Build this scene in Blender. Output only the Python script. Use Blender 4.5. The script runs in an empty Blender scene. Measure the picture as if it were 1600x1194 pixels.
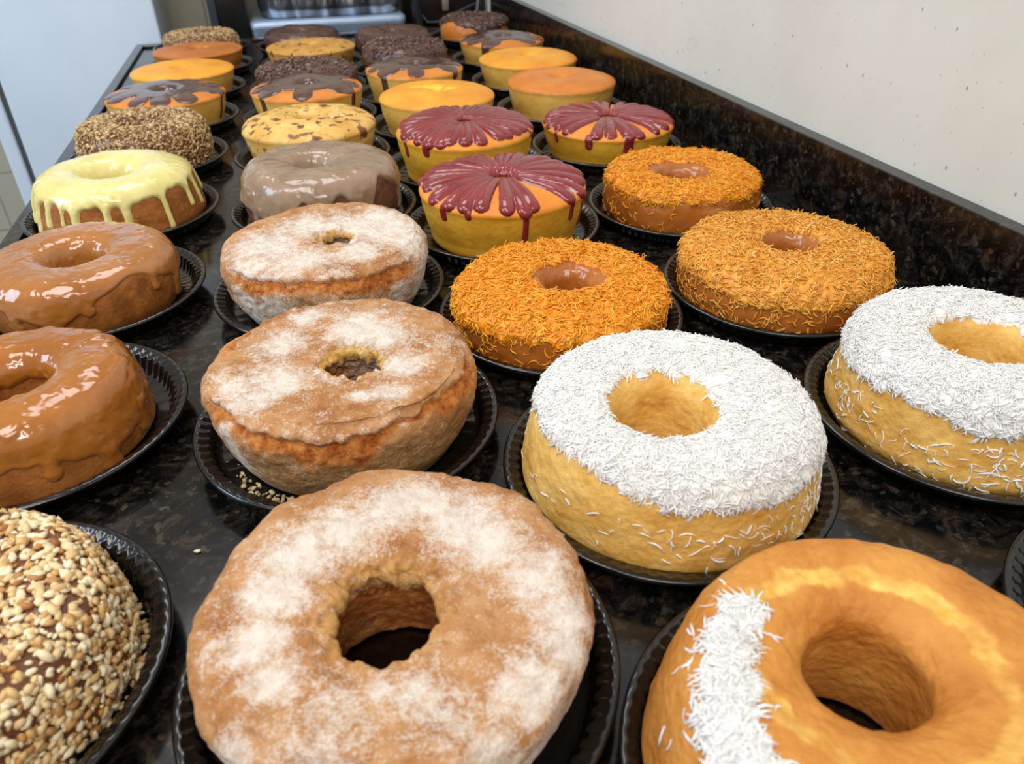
import bpy, bmesh, math, random
import numpy as np
from mathutils import Matrix, Vector

sc = bpy.context.scene
COL = sc.collection
PI = math.pi
rnd = random.Random(7)

# ------------------------------------------------------------------ camera
FW = Vector((0.2241801, 0.80154519, -0.55431814))
RT = Vector((0.96098984, -0.27636575, -0.01097715))
UP = Vector((0.16199323, 0.53023324, 0.83223248))
cd = bpy.data.cameras.new('camera')
cam = bpy.data.objects.new('camera', cd)
COL.objects.link(cam)
mw = Matrix((RT, UP, -FW)).transposed().to_4x4()
mw.translation = (0, 0, 0.39293)
cam.matrix_world = mw
cd.sensor_fit = 'HORIZONTAL'
cd.sensor_width = 36.0
cd.lens = 36.0 * 1187.263 / 1600.0
cd.clip_start = 0.02
cd.dof.use_dof = True
cd.dof.focus_distance = 0.70
cd.dof.aperture_fstop = 9.5
sc.camera = cam

# ------------------------------------------------------------------ view
vs = sc.view_settings
vs.view_transform = 'Standard'
vs.look = 'None'
vs.gamma = 1.0
vs.use_curve_mapping = False
vs.exposure = -0.08

# ------------------------------------------------------------------ world and lights
w = bpy.data.worlds.new('world')
sc.world = w
w.use_nodes = True
bg = w.node_tree.nodes['Background']
bg.inputs['Color'].default_value = (1.0, 0.985, 0.965, 1)
bg.inputs['Strength'].default_value = 0.50


def area(name, loc, target, sx, sy, power, color=(1, 1, 1)):
    l = bpy.data.lights.new(name, 'AREA')
    l.shape = 'RECTANGLE'
    l.size, l.size_y = sx, sy
    l.energy = power
    l.color = color
    o = bpy.data.objects.new(name, l)
    COL.objects.link(o)
    o.location = loc
    d = Vector(target) - Vector(loc)
    o.rotation_euler = d.to_track_quat('-Z', 'Y').to_euler()
    return o


area('ceiling_lamp', (-0.75, 0.35, 1.75), (0.1, 0.75, 0), 0.7, 0.7, 14, (1.0, 0.96, 0.90))
area('ceiling_tube_lamp', (-0.35, -0.75, 1.75), (0.0, 0.6, 0), 1.3, 0.14, 12, (1.0, 0.96, 0.91))
area('ceiling_tube_lamp', (-0.35, -1.35, 1.75), (0.0, 0.6, 0), 1.3, 0.14, 15, (1.0, 0.96, 0.91))
area('ceiling_panel_lamp', (-0.2, 1.9, 2.0), (0.05, 1.7, 0), 0.9, 0.9, 14, (0.97, 0.98, 1.0))
area('daylight_lamp', (-2.3, 0.9, 1.2), (-0.6, 2.55, -0.2), 1.2, 1.2, 42, (0.60, 0.79, 1.0))

# ------------------------------------------------------------------ numpy helpers


def _hash(ix, iy, iz, seed):
    n = (ix.astype(np.uint32) * np.uint32(374761393) + iy.astype(np.uint32) * np.uint32(668265263)
         + iz.astype(np.uint32) * np.uint32(2246822519) + np.uint32(seed * 3266489917 % 4294967296))
    n = (n ^ (n >> np.uint32(13))) * np.uint32(1274126177)
    n = (n ^ (n >> np.uint32(16))) * np.uint32(2654435761)
    n = n ^ (n >> np.uint32(15))
    return n.astype(np.float64) / 4294967295.0


def vn(P, scale, seed=0):
    """value noise, -1..1, P (...,3) in metres"""
    Q = P * scale + 512.0
    I = np.floor(Q)
    F = Q - I
    F = F * F * (3 - 2 * F)
    I = I.astype(np.int64)
    out = 0
    for dx in (0, 1):
        for dy in (0, 1):
            for dz in (0, 1):
                wgt = (F[..., 0] if dx else 1 - F[..., 0]) * (F[..., 1] if dy else 1 - F[..., 1]) * (F[..., 2] if dz else 1 - F[..., 2])
                out = out + wgt * _hash(I[..., 0] + dx, I[..., 1] + dy, I[..., 2] + dz, seed)
    return out * 2 - 1


def fbm(P, scale, octv=3, seed=0):
    o, a, t = 0, 1.0, 0
    for k in range(octv):
        o = o + a * vn(P, scale * 2 ** k, seed + 17 * k)
        t += a
        a *= 0.5
    return o / t


def n1(th, freq, seed):
    """periodic 1-D noise over an angle array"""
    P = np.stack([np.cos(th) * freq, np.sin(th) * freq, th * 0], -1)
    return vn(P, 1.0, seed)


def sstep(a, b, x):
    t = np.clip((x - a) / (b - a), 0, 1)
    return t * t * (3 - 2 * t)


def smax(a, b, k):
    h = np.clip(0.5 + 0.5 * (a - b) / k, 0, 1)
    return b * (1 - h) + a * h + k * h * (1 - h)


def angd(a, b):
    return (a - b + PI) % (2 * PI) - PI


def mesh_np(name, V, F, mat, parent=None, attrs=None, smooth=True, kind=None):
    me = bpy.data.meshes.new(name)
    F = np.asarray(F, dtype=np.int32)
    k = F.shape[1]
    me.vertices.add(len(V))
    me.vertices.foreach_set('co', np.asarray(V, dtype=np.float32).ravel())
    me.loops.add(F.size)
    me.loops.foreach_set('vertex_index', F.ravel())
    me.polygons.add(len(F))
    me.polygons.foreach_set('loop_start', np.arange(0, F.size, k, dtype=np.int32))
    me.polygons.foreach_set('use_smooth', np.full(len(F), smooth, dtype=bool))
    me.update(calc_edges=True)
    me.validate()
    for an, av in (attrs or {}).items():
        a = me.attributes.new(an, 'FLOAT', 'POINT')
        a.data.foreach_set('value', np.asarray(av, dtype=np.float32).ravel())
    me.materials.append(mat)
    o = bpy.data.objects.new(name, me)
    COL.objects.link(o)
    if parent:
        o.parent = parent
    if kind:
        o['kind'] = kind
    return o


def thing(name, label, cat, loc, group=None, rz=0):
    o = bpy.data.objects.new(name, None)
    COL.objects.link(o)
    o.empty_display_size = 0.03
    o.location = loc
    o.rotation_euler = (0, 0, rz)
    return tag(o, label, cat, group)


def tag(o, label=None, cat=None, group=None, kind=None):
    if label:
        o['label'] = label
    if cat:
        o['category'] = cat
    if group:
        o['group'] = group
    if kind:
        o['kind'] = kind
    return o


def bm_obj(name, bm, mat, parent=None, smooth=False):
    me = bpy.data.meshes.new(name)
    bmesh.ops.recalc_face_normals(bm, faces=bm.faces)
    bm.to_mesh(me)
    bm.free()
    for p in me.polygons:
        p.use_smooth = smooth
    me.materials.append(mat)
    o = bpy.data.objects.new(name, me)
    COL.objects.link(o)
    if parent:
        o.parent = parent
    return o


def add_box(bm, x0, x1, y0, y1, z0, z1, bev=0.0, seg=2):
    r = bmesh.ops.create_cube(bm, size=1.0)
    vs_ = r['verts']
    for v in vs_:
        v.co = Vector(((x0 + x1) / 2 + v.co.x * (x1 - x0), (y0 + y1) / 2 + v.co.y * (y1 - y0), (z0 + z1) / 2 + v.co.z * (z1 - z0)))
    if bev:
        es = list({e for v in vs_ for e in v.link_edges})
        bmesh.ops.bevel(bm, geom=es, offset=bev, segments=seg, affect='EDGES', profile=0.5)


def tube_np(pts, rad, n=10):
    """closed tube along a polyline -> V, F(quads)"""
    pts = np.asarray(pts, float)
    m = len(pts)
    T = np.gradient(pts, axis=0)
    T /= np.linalg.norm(T, axis=1)[:, None]
    ref = np.array([0.31, 0.17, 0.93])
    A = np.cross(T, ref)
    A /= np.linalg.norm(A, axis=1)[:, None]
    B = np.cross(T, A)
    a = np.linspace(0, 2 * PI, n, endpoint=False)
    rad = np.broadcast_to(np.asarray(rad, float), (m,))
    V = pts[:, None] + rad[:, None, None] * (np.cos(a)[None, :, None] * A[:, None] + np.sin(a)[None, :, None] * B[:, None])
    F = grid_faces(m, n, False, True)
    return V.reshape(-1, 3), F


def grid_faces(nu, nv, wrap_u, wrap_v):
    iu = np.arange(nu if wrap_u else nu - 1)
    iv = np.arange(nv if wrap_v else nv - 1)
    U, Vv = np.meshgrid(iu, iv, indexing='ij')
    U1, V1 = (U + 1) % nu, (Vv + 1) % nv
    return np.stack([U * nv + Vv, U * nv + V1, U1 * nv + V1, U1 * nv + Vv], -1).reshape(-1, 4)


# ------------------------------------------------------------------ materials


def lin(h):
    h = h.lstrip('#')
    c = [int(h[i:i + 2], 16) / 255 for i in (0, 2, 4)]
    return tuple(x / 12.92 if x <= 0.04045 else ((x + 0.055) / 1.055) ** 2.4 for x in c) + (1.0,)


class Mat:
    def __init__(s, name, rough=0.5, **kw):
        s.m = bpy.data.materials.new(name)
        s.m.use_nodes = True
        s.nt = s.m.node_tree
        s.b = s.nt.nodes['Principled BSDF']
        s.set('Roughness', rough)
        for k, v in kw.items():
            s.set(k.replace('_', ' '), v)
        tc = s.nt.nodes.new('ShaderNodeTexCoord')
        oi = s.nt.nodes.new('ShaderNodeObjectInfo')
        ad = s.nt.nodes.new('ShaderNodeVectorMath')
        s.link(tc.outputs['Object'], ad.inputs[0])
        s.link(oi.outputs['Location'], ad.inputs[1])
        s.vec = ad.outputs[0]

    def set(s, k, v):
        s.b.inputs[k].default_value = v

    def link(s, a, b):
        s.nt.links.new(a, b)

    def noise(s, scale, detail=3, rough=0.55, dist=0.0, vec=None):
        n = s.nt.nodes.new('ShaderNodeTexNoise')
        n.inputs['Scale'].default_value = scale
        n.inputs['Detail'].default_value = detail
        n.inputs['Roughness'].default_value = rough
        n.inputs['Distortion'].default_value = dist
        s.link(vec or s.vec, n.inputs['Vector'])
        return n.outputs['Fac']

    def voro(s, scale, out='Distance', feature='F1', vec=None, rand=1.0):
        n = s.nt.nodes.new('ShaderNodeTexVoronoi')
        n.feature = feature
        n.inputs['Scale'].default_value = scale
        n.inputs['Randomness'].default_value = rand
        s.link(vec or s.vec, n.inputs['Vector'])
        return n.outputs[out]

    def stretch(s, sx, sy, sz, rot=(0, 0, 0)):
        n = s.nt.nodes.new('ShaderNodeMapping')
        n.inputs['Scale'].default_value = (sx, sy, sz)
        n.inputs['Rotation'].default_value = rot
        s.link(s.vec, n.inputs['Vector'])
        return n.outputs[0]

    def attr(s, name):
        n = s.nt.nodes.new('ShaderNodeAttribute')
        n.attribute_name = name
        return n.outputs['Fac']

    def ramp(s, fac, stops):
        n = s.nt.nodes.new('ShaderNodeValToRGB')
        r = n.color_ramp
        while len(r.elements) < len(stops):
            r.elements.new(0.5)
        for e, (p, c) in zip(r.elements, stops):
            e.position = p
            e.color = lin(c) if isinstance(c, str) else (c, c, c, 1)
        s.link(fac, n.inputs[0])
        return n.outputs[0]

    def mix(s, fac, a, b):
        n = s.nt.nodes.new('ShaderNodeMix')
        n.data_type = 'RGBA'
        for v, i in ((fac, 0), (a, 6), (b, 7)):
            if hasattr(v, 'is_output'):
                s.link(v, n.inputs[i])
            elif i == 0:
                n.inputs[0].default_value = v
            else:
                n.inputs[i].default_value = lin(v)
        return n.outputs[2]

    def math(s, op, a, b=None, clamp=False):
        n = s.nt.nodes.new('ShaderNodeMath')
        n.operation = op
        n.use_clamp = clamp
        for v, i in ((a, 0), (b, 1)):
            if v is None:
                continue
            if hasattr(v, 'is_output'):
                s.link(v, n.inputs[i])
            else:
                n.inputs[i].default_value = v
        return n.outputs[0]

    def color(s, c):
        if isinstance(c, str):
            s.set('Base Color', lin(c))
        else:
            s.link(c, s.b.inputs['Base Color'])
        return s

    def bump(s, h, strength=0.3, dist=0.001):
        n = s.nt.nodes.new('ShaderNodeBump')
        n.inputs['Strength'].default_value = strength
        n.inputs['Distance'].default_value = dist
        s.link(h, n.inputs['Height'])
        s.link(n.outputs[0], s.b.inputs['Normal'])
        return s

    def sss(s, wgt, rad, scale=0.004):
        s.set('Subsurface Weight', wgt)
        s.set('Subsurface Radius', rad)
        s.set('Subsurface Scale', scale)
        return s


def m_granite(name, dark=True):
    m = Mat(name, 0.13)
    v1 = m.stretch(1, 1, 1, (0.4, 0.3, 0.6))
    n_a = m.noise(58, 5, 0.7, 0.8, v1)
    n_b = m.noise(90, 4, 0.6, 0.6)
    cell = m.voro(210, 'Color', vec=v1)
    cellf = m.math('MULTIPLY', cell, 1.0)
    c = m.ramp(n_a, [(0.0, '#040404'), (0.45, '#090909'), (0.55, '#1e1a17'), (0.65, '#3a2f25'), (0.8, '#181c20')])
    fl = m.ramp(cellf, [(0.0, 0.0), (0.66, 0.0), (0.78, 0.5), (1.0, 0.8)])
    fl2 = m.math('MULTIPLY', fl, m.ramp(n_b, [(0.45, 0.0), (0.62, 1.0)]))
    c2 = m.mix(fl2, c, m.ramp(m.noise(22, 2), [(0.35, '#32383e'), (0.5, '#5a5246'), (0.65, '#5a4028')]))
    m.color(c2)
    m.link(m.ramp(m.noise(8, 3), [(0.3, 0.10), (0.7, 0.2)]), m.b.inputs['Roughness'])
    return m.m


def m_crust(name, stops, scale=26, bump=0.35, bscale=420, rough=0.62, sss=0.12, detail=5):
    m = Mat(name, rough)
    m.color(m.ramp(m.noise(scale, detail, 0.6), stops))
    h = m.math('ADD', m.noise(bscale, 4, 0.6), m.math('MULTIPLY', m.voro(bscale * 0.7), 0.5))
    m.bump(h, bump, 0.0015)
    m.sss(sss, (0.6, 0.3, 0.1), 0.004)
    m.set('Specular IOR Level', 0.35)
    return m


def m_glaze(name, c1, c2, rough=0.16, sss=0.25, scale=22, coat=0.35, bump=0.12, bscale=45):
    m = Mat(name, rough)
    m.color(m.ramp(m.noise(scale, 3, 0.5, 0.4), [(0.3, c1), (0.7, c2)]))
    m.bump(m.noise(bscale, 3, 0.5), bump, 0.004)
    m.sss(sss, (0.7, 0.35, 0.15), 0.004)
    m.set('Coat Weight', coat)
    m.set('Coat Roughness', 0.08)
    return m.m


GRANITE = m_granite('black_granite')
# plate plastic
m = Mat('black_plate_plastic', 0.2)
m.color('#0b0a0b')
m.set('Coat Weight', 0.3)
m.set('Coat Roughness', 0.08)
PLASTIC = m.m

# flour cake: crust + attribute driven flour patches and torn crumb
m = Mat('floured_cake_crust', 0.8)
nz = m.noise(34, 6, 0.7)
crust = m.ramp(nz, [(0.28, '#985c30'), (0.45, '#b47d4b'), (0.58, '#c69364'), (0.78, '#d5ac80')])
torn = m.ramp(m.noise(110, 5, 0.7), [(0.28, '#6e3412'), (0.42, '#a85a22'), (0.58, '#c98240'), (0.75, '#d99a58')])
side = m.ramp(m.noise(40, 6, 0.7), [(0.28, '#8a5c30'), (0.45, '#a97b4a'), (0.6, '#b98f5f'), (0.75, '#c8a87c')])
crumb = m.ramp(m.noise(130, 5, 0.65), [(0.28, '#a8702c'), (0.45, '#cf9e52'), (0.6, '#dfb870'), (0.75, '#ecd29c')])
c = m.mix(m.attr('side'), crust, side)
c = m.mix(m.attr('torn'), c, torn)
c = m.mix(m.attr('crumb'), c, crumb)
fine = m.noise(560, 4, 0.7)
med = m.noise(120, 5, 0.68)
fa = m.math('ADD', m.attr('flour'), m.math('ADD', m.math('MULTIPLY', m.math('SUBTRACT', fine, 0.5), 1.5), m.math('MULTIPLY', m.math('SUBTRACT', med, 0.5), 1.3)))
fm = m.ramp(fa, [(0.26, 0.0), (0.55, 0.5), (0.95, 0.93)])
c = m.mix(fm, c, m.ramp(med, [(0.3, '#d9c7b6'), (0.6, '#ebe1d6')]))
m.color(c)
m.bump(m.math('ADD', m.math('MULTIPLY', fine, 0.9), m.math('MULTIPLY', m.noise(170, 5, 0.65), 1.4)), 0.75, 0.0022)
m.sss(0.08, (0.6, 0.3, 0.1), 0.003)
m.set('Specular IOR Level', 0.2)
FLOURED = m.m

SPONGE_Y = m_crust('yellow_coconut_sponge', [(0.25, '#c48c36'), (0.45, '#dcaa54'), (0.6, '#e4b866'), (0.78, '#ebc67c')], 40, 0.7, 240, 0.6, 0.2).m
m = m_crust('orange_brown_ring_crust', [(0.25, '#a8641f'), (0.45, '#c27d33'), (0.6, '#cf8e40'), (0.78, '#daa04c')], 24, 0.8, 250, 0.6, 0.15)
# golden torn band (attribute)
base_in = m.b.inputs['Base Color'].links[0].from_socket
tc = m.ramp(m.noise(120, 4), [(0.3, '#d9a03c'), (0.6, '#efc96c')])
m.color(m.mix(m.attr('torn'), base_in, tc))
CRUST_C1 = m.m

SPONGE_BROWN = m_crust('baked_brown_sponge', [(0.25, '#6f3d15'), (0.45, '#8f531f'), (0.62, '#a9682c'), (0.8, '#b67a3c')], 40, 0.4, 360, 0.6, 0.08).m
SPONGE_COCOA = m_crust('cocoa_sponge', [(0.25, '#4a2a1c'), (0.5, '#6b4330'), (0.75, '#7d5540')], 40, 0.4, 360, 0.65, 0.05).m


def m_orange(name, top, side):
    m = Mat(name, 0.48)
    t = m.ramp(m.noise(18, 4, 0.55), top)
    s_ = m.ramp(m.noise(30, 4, 0.6), side)
    c = m.mix(m.attr('side'), t, s_)
    c = m.mix(m.attr('torn'), c, m.ramp(m.noise(90, 3), [(0.3, '#f0b21c'), (0.7, '#ffd34e')]))
    m.color(c)
    m.bump(m.math('ADD', m.noise(260, 4), m.noise(600, 2)), 0.18, 0.0012)
    m.sss(0.15, (0.7, 0.35, 0.08), 0.004)
    return m.m


ORANGE_A = m_orange('orange_cake_crust', [(0.25, '#c46c1c'), (0.5, '#d37e2a'), (0.75, '#df9038')], [(0.25, '#cf9840'), (0.5, '#e0ae52'), (0.75, '#e8bc64')])
ORANGE_B = m_orange('golden_cake_crust', [(0.25, '#dc8a1c'), (0.5, '#ea9c26'), (0.75, '#f3b034')], [(0.25, '#d29d42'), (0.5, '#e2b150'), (0.75, '#ebc062')])
ORANGE_C = m_orange('corn_cake_crust', [(0.25, '#d87c1e'), (0.5, '#e68e2c'), (0.75, '#efa03c')], [(0.25, '#c88c1c'), (0.5, '#daa32e'), (0.75, '#e4b340')])
ORANGE_D = m_orange('brown_orange_cake_crust', [(0.25, '#a95a1c'), (0.5, '#b96a26'), (0.75, '#c87c34')], [(0.25, '#a2611d'), (0.5, '#b26f28'), (0.75, '#c08036')])

# marbled cake with brown patches
m = Mat('marbled_cake_crust', 0.5)
b0 = m.ramp(m.noise(30, 4), [(0.25, '#d09a40'), (0.5, '#dfb058'), (0.75, '#e9cb80')])
sp = m.ramp(m.noise(62, 3, 0.5, 0.3), [(0.56, 0.0), (0.61, 1.0)])
m.color(m.mix(sp, b0, m.ramp(m.noise(70, 3), [(0.3, '#5e3324'), (0.7, '#935a3c')])))
m.bump(m.noise(200, 4), 0.3, 0.0015)
m.sss(0.12, (0.7, 0.35, 0.1), 0.004)
MARBLE = m.m
m = Mat('chip_cake_crust', 0.55)
b0 = m.ramp(m.noise(26, 4), [(0.25, '#b57a30'), (0.5, '#c8903e'), (0.75, '#d6a552')])
sp = m.ramp(m.noise(75, 3, 0.5, 0.3), [(0.60, 0.0), (0.64, 1.0)])
m.color(m.mix(sp, b0, '#4a2a1a'))
m.bump(m.noise(200, 4), 0.3, 0.0015)
CHIP = m.m

CARAMEL = m_glaze('caramel_glaze', '#9a5a1c', '#ad6c2a', 0.14, 0.25, 18, 0.5, 0.10, 40)
CARAMEL2 = m_glaze('milk_caramel_glaze', '#9f6228', '#b1743a', 0.14, 0.25, 18, 0.5, 0.10, 40)
LEMON = m_glaze('pale_yellow_icing', '#d9ca78', '#e8dd98', 0.22, 0.3, 30, 0.3, 0.12, 50)
BEIGE = m_glaze('beige_coffee_glaze', '#8a6f57', '#a1876e', 0.20, 0.2, 30, 0.35, 0.2, 60)
CHOCG = m_glaze('chocolate_sauce', '#4d3026', '#614033', 0.18, 0.08, 30, 0.4, 0.12, 50)
CHOCD = m_glaze('dark_chocolate_coating', '#492c20', '#5c3b30', 0.30, 0.05, 40, 0.2, 0.35, 120)
GUAVA = m_glaze('guava_jelly', '#7c2224', '#902f33', 0.2, 0.3, 30, 0.35, 0.08, 60)


def m_bits(name, stops, rough=0.55, sss=0.15, rad=(0.6, 0.4, 0.2)):
    m = Mat(name, rough)
    m.color(m.ramp(m.attr('tint'), stops))
    m.sss(sss, rad, 0.002)
    return m.m


COCO = m_bits('coconut_shred', [(0.0, '#efebe4'), (0.4, '#f6f4f0'), (1.0, '#fcfbf9')], 0.6, 0.5, (0.5, 0.48, 0.45))
THREAD = m_bits('golden_shred', [(0.0, '#e0860f'), (0.35, '#ea9516'), (0.7, '#f0a222'), (1.0, '#f6b840')], 0.42, 0.35)
THREAD_P = m_bits('pale_golden_shred', [(0.0, '#d98d28'), (0.35, '#e49c34'), (0.7, '#eaaa44'), (1.0, '#f1be62')], 0.42, 0.35)
NUT = m_bits('chopped_nut', [(0.0, '#8e5428'), (0.10, '#bb8648'), (0.30, '#d6b178'), (0.65, '#e4cc9c'), (1.0, '#f0e4c6')], 0.5, 0.12)
NUT_D = m_bits('roasted_nut', [(0.0, '#7a532c'), (0.3, '#a98250'), (0.65, '#c5a370'), (1.0, '#d9c096')], 0.55, 0.08)
SHAVE = m_bits('chocolate_shaving', [(0.0, '#442a22'), (0.5, '#65463c'), (1.0, '#9a786d')], 0.35, 0.05)
CRUMB = m_bits('pale_crumb', [(0.0, '#9a8358'), (0.5, '#b9a274'), (1.0, '#d3c096')], 0.7, 0.05)
CUSTARD = m_glaze('caramel_pudding', '#a0581c', '#b87030', 0.25, 0.3, 24, 0.3, 0.2, 70)
NUTCREAM = m_glaze('brown_nut_cream', '#5d3620', '#7c4c30', 0.3, 0.1, 40, 0.2, 0.2, 80)

PK = [0.965]     # size of the plate under the cake being built


def plate_k(y):
    return 0.9955


def rlim(z):
    """room inside the plate at height z above the cake's foot"""
    return np.interp(z, [0, .003, .0043, .0107, .0138, .0155, .020, .022], [.1030, .1062, .1075, .1102, .1130, .1150, .1180, .2])


def inside_plate(V):
    V[:, 2] = np.maximum(V[:, 2], 0.0002)
    r = np.hypot(V[:, 0], V[:, 1])
    f = np.minimum(1, rlim(V[:, 2]) / np.maximum(r, 1e-6))
    V[:, 0] *= f
    V[:, 1] *= f
    return V


# ------------------------------------------------------------------ bodies of revolution


def spline(pts, n):
    pts = np.asarray(pts, float)
    P = np.vstack([2 * pts[0] - pts[1], pts, 2 * pts[-1] - pts[-2]])
    out = []
    for i in range(1, len(P) - 2):
        p0, p1, p2, p3 = P[i - 1], P[i], P[i + 1], P[i + 2]
        d1, d2, d3 = (max(np.linalg.norm(b - a), 1e-9) ** 0.5 for a, b in ((p0, p1), (p1, p2), (p2, p3)))
        t0, t1, t2, t3 = 0, d1, d1 + d2, d1 + d2 + d3
        t = np.linspace(t1, t2, 24, endpoint=False)[:, None]
        A1 = (t1 - t) / (t1 - t0) * p0 + (t - t0) / (t1 - t0) * p1
        A2 = (t2 - t) / (t2 - t1) * p1 + (t - t1) / (t2 - t1) * p2
        A3 = (t3 - t) / (t3 - t2) * p2 + (t - t2) / (t3 - t2) * p3
        B1 = (t2 - t) / (t2 - t0) * A1 + (t - t0) / (t2 - t0) * A2
        B2 = (t3 - t) / (t3 - t1) * A2 + (t - t1) / (t3 - t1) * A3
        out.append((t2 - t) / (t2 - t1) * B1 + (t - t1) / (t2 - t1) * B2)
    C_ = np.vstack(out + [pts[-1:]])
    s = np.concatenate([[0], np.cumsum(np.linalg.norm(np.diff(C_, axis=0), axis=1))])
    u = np.linspace(0, s[-1], n)
    return np.stack([np.interp(u, s, C_[:, 0]), np.interp(u, s, C_[:, 1])], 1), u


class Body:
    def __init__(b, pts, nth, ns, disp=None, closed_hole=False, hole=(0, 0)):
        pr, S = spline(pts, ns)
        pr[:, 0] = np.clip(pr[:, 0], 0.0008, None)
        pr[:, 1] = np.clip(pr[:, 1], 0, None)
        pr[:, 0] = np.minimum(pr[:, 0], rlim(pr[:, 1]) - 0.0015)
        T = np.gradient(pr, axis=0)
        T /= np.linalg.norm(T, axis=1)[:, None] + 1e-12
        b.S, b.pr = S, pr
        b.th = np.linspace(0, 2 * PI, nth, endpoint=False)
        c, s = np.cos(b.th)[:, None], np.sin(b.th)[:, None]
        r, z = pr[None, :, 0], pr[None, :, 1]
        b.P = np.stack([r * c, r * s, z + 0 * c], -1)
        nr, nz_ = -T[None, :, 1], T[None, :, 0]
        b.N = np.stack([nr * c, nr * s, nz_ + 0 * c], -1)
        b.R = np.broadcast_to(r, (nth, ns))
        b.Z = np.broadcast_to(z, (nth, ns))
        b.TH = np.broadcast_to(b.th[:, None], (nth, ns))
        b.SS = np.broadcast_to(S[None], (nth, ns))
        b.nth, b.ns, b.closed = nth, ns, closed_hole
        b.itop = int(np.argmax(pr[:, 1]))
        b.stop = S[b.itop]
        b.Rmax = pr[:, 0].max()
        out = np.arange(ns) > b.itop
        ie = np.where(out & (pr[:, 0] > 0.955 * b.Rmax))[0][0]
        b.iedge, b.sedge = ie, S[ie]
        b.L = S[-1]
        b.out = out
        if disp is not None:
            d = disp(b)
            # keep the foot of the cake inside its plate
            foot = sstep(0.004, 0.03, b.Z)
            foot = np.where(out[None, :], foot, 1.0)
            b.P = b.P + b.N * (d * foot)[..., None]
        if hole[0] or hole[1]:
            rt_ = b.pr[b.itop, 0]
            wq = np.where(b.SS < b.stop, 1.0, 1 - sstep(rt_, 0.93 * b.Rmax, b.R)) * (b.SS < b.sedge)
            b.P[..., 0] += hole[0] * wq
            b.P[..., 1] += hole[1] * wq
        b.P[..., 2] = np.clip(b.P[..., 2], 0.0, None)

    def mesh(b, name, mat, parent, attrs=None):
        F = grid_faces(b.nth, b.ns, True, not b.closed)
        return mesh_np(name, b.P.reshape(-1, 3), F, mat, parent, attrs)

    def height(b, name, H, mat, parent, cut=-0.0012, attrs=None, extra=None, kind=None):
        """a skin laid over the body: thickness H, sunk where negative"""
        V = b.P + b.N * np.clip(H, cut * 1.5, None)[..., None]
        V[..., 2] = np.clip(V[..., 2], 0.0006, None)
        F = grid_faces(b.nth, b.ns, True, False)
        keep = (H.ravel()[F] > cut).any(1)
        F = F[keep]
        used = np.unique(F)
        remap = np.full(b.nth * b.ns, -1)
        remap[used] = np.arange(len(used))
        V = V.reshape(-1, 3)[used]
        F = remap[F]
        at = {k: v.reshape(-1)[used] for k, v in (attrs or {}).items()}
        if extra:
            eV, eF, ea = extra
            F = np.vstack([F, eF + len(V)])
            for k in list(at) + [q for q in ea if q not in at]:
                at[k] = np.concatenate([at.get(k, np.zeros(len(V))), ea.get(k, np.zeros(len(eV)))])
            V = np.vstack([V, eV])
        V = inside_plate(V)
        return mesh_np(name, V, F, mat, parent, at, kind=kind)

    def sample(b, n, weight, seed, H=None):
        """n random points on the surface with density ~ weight"""
        rs = np.random.RandomState(seed)
        W = np.clip(weight, 0, None) * b.R
        W = W.ravel() / W.sum()
        idx = rs.choice(W.size, n, p=W)
        i, j = idx // b.ns, idx % b.ns
        P = b.P.copy()
        if H is not None:
            P = P + b.N * H[..., None]
        i2 = (i + 1) % b.nth
        j2 = np.minimum(j + 1, b.ns - 1)
        u, v = rs.rand(n, 1), rs.rand(n, 1)
        Q = P[i, j] * (1 - u) * (1 - v) + P[i2, j] * u * (1 - v) + P[i, j2] * (1 - u) * v + P[i2, j2] * u * v
        N = b.N[i, j]
        return Q, N, i, j, rs


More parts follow.
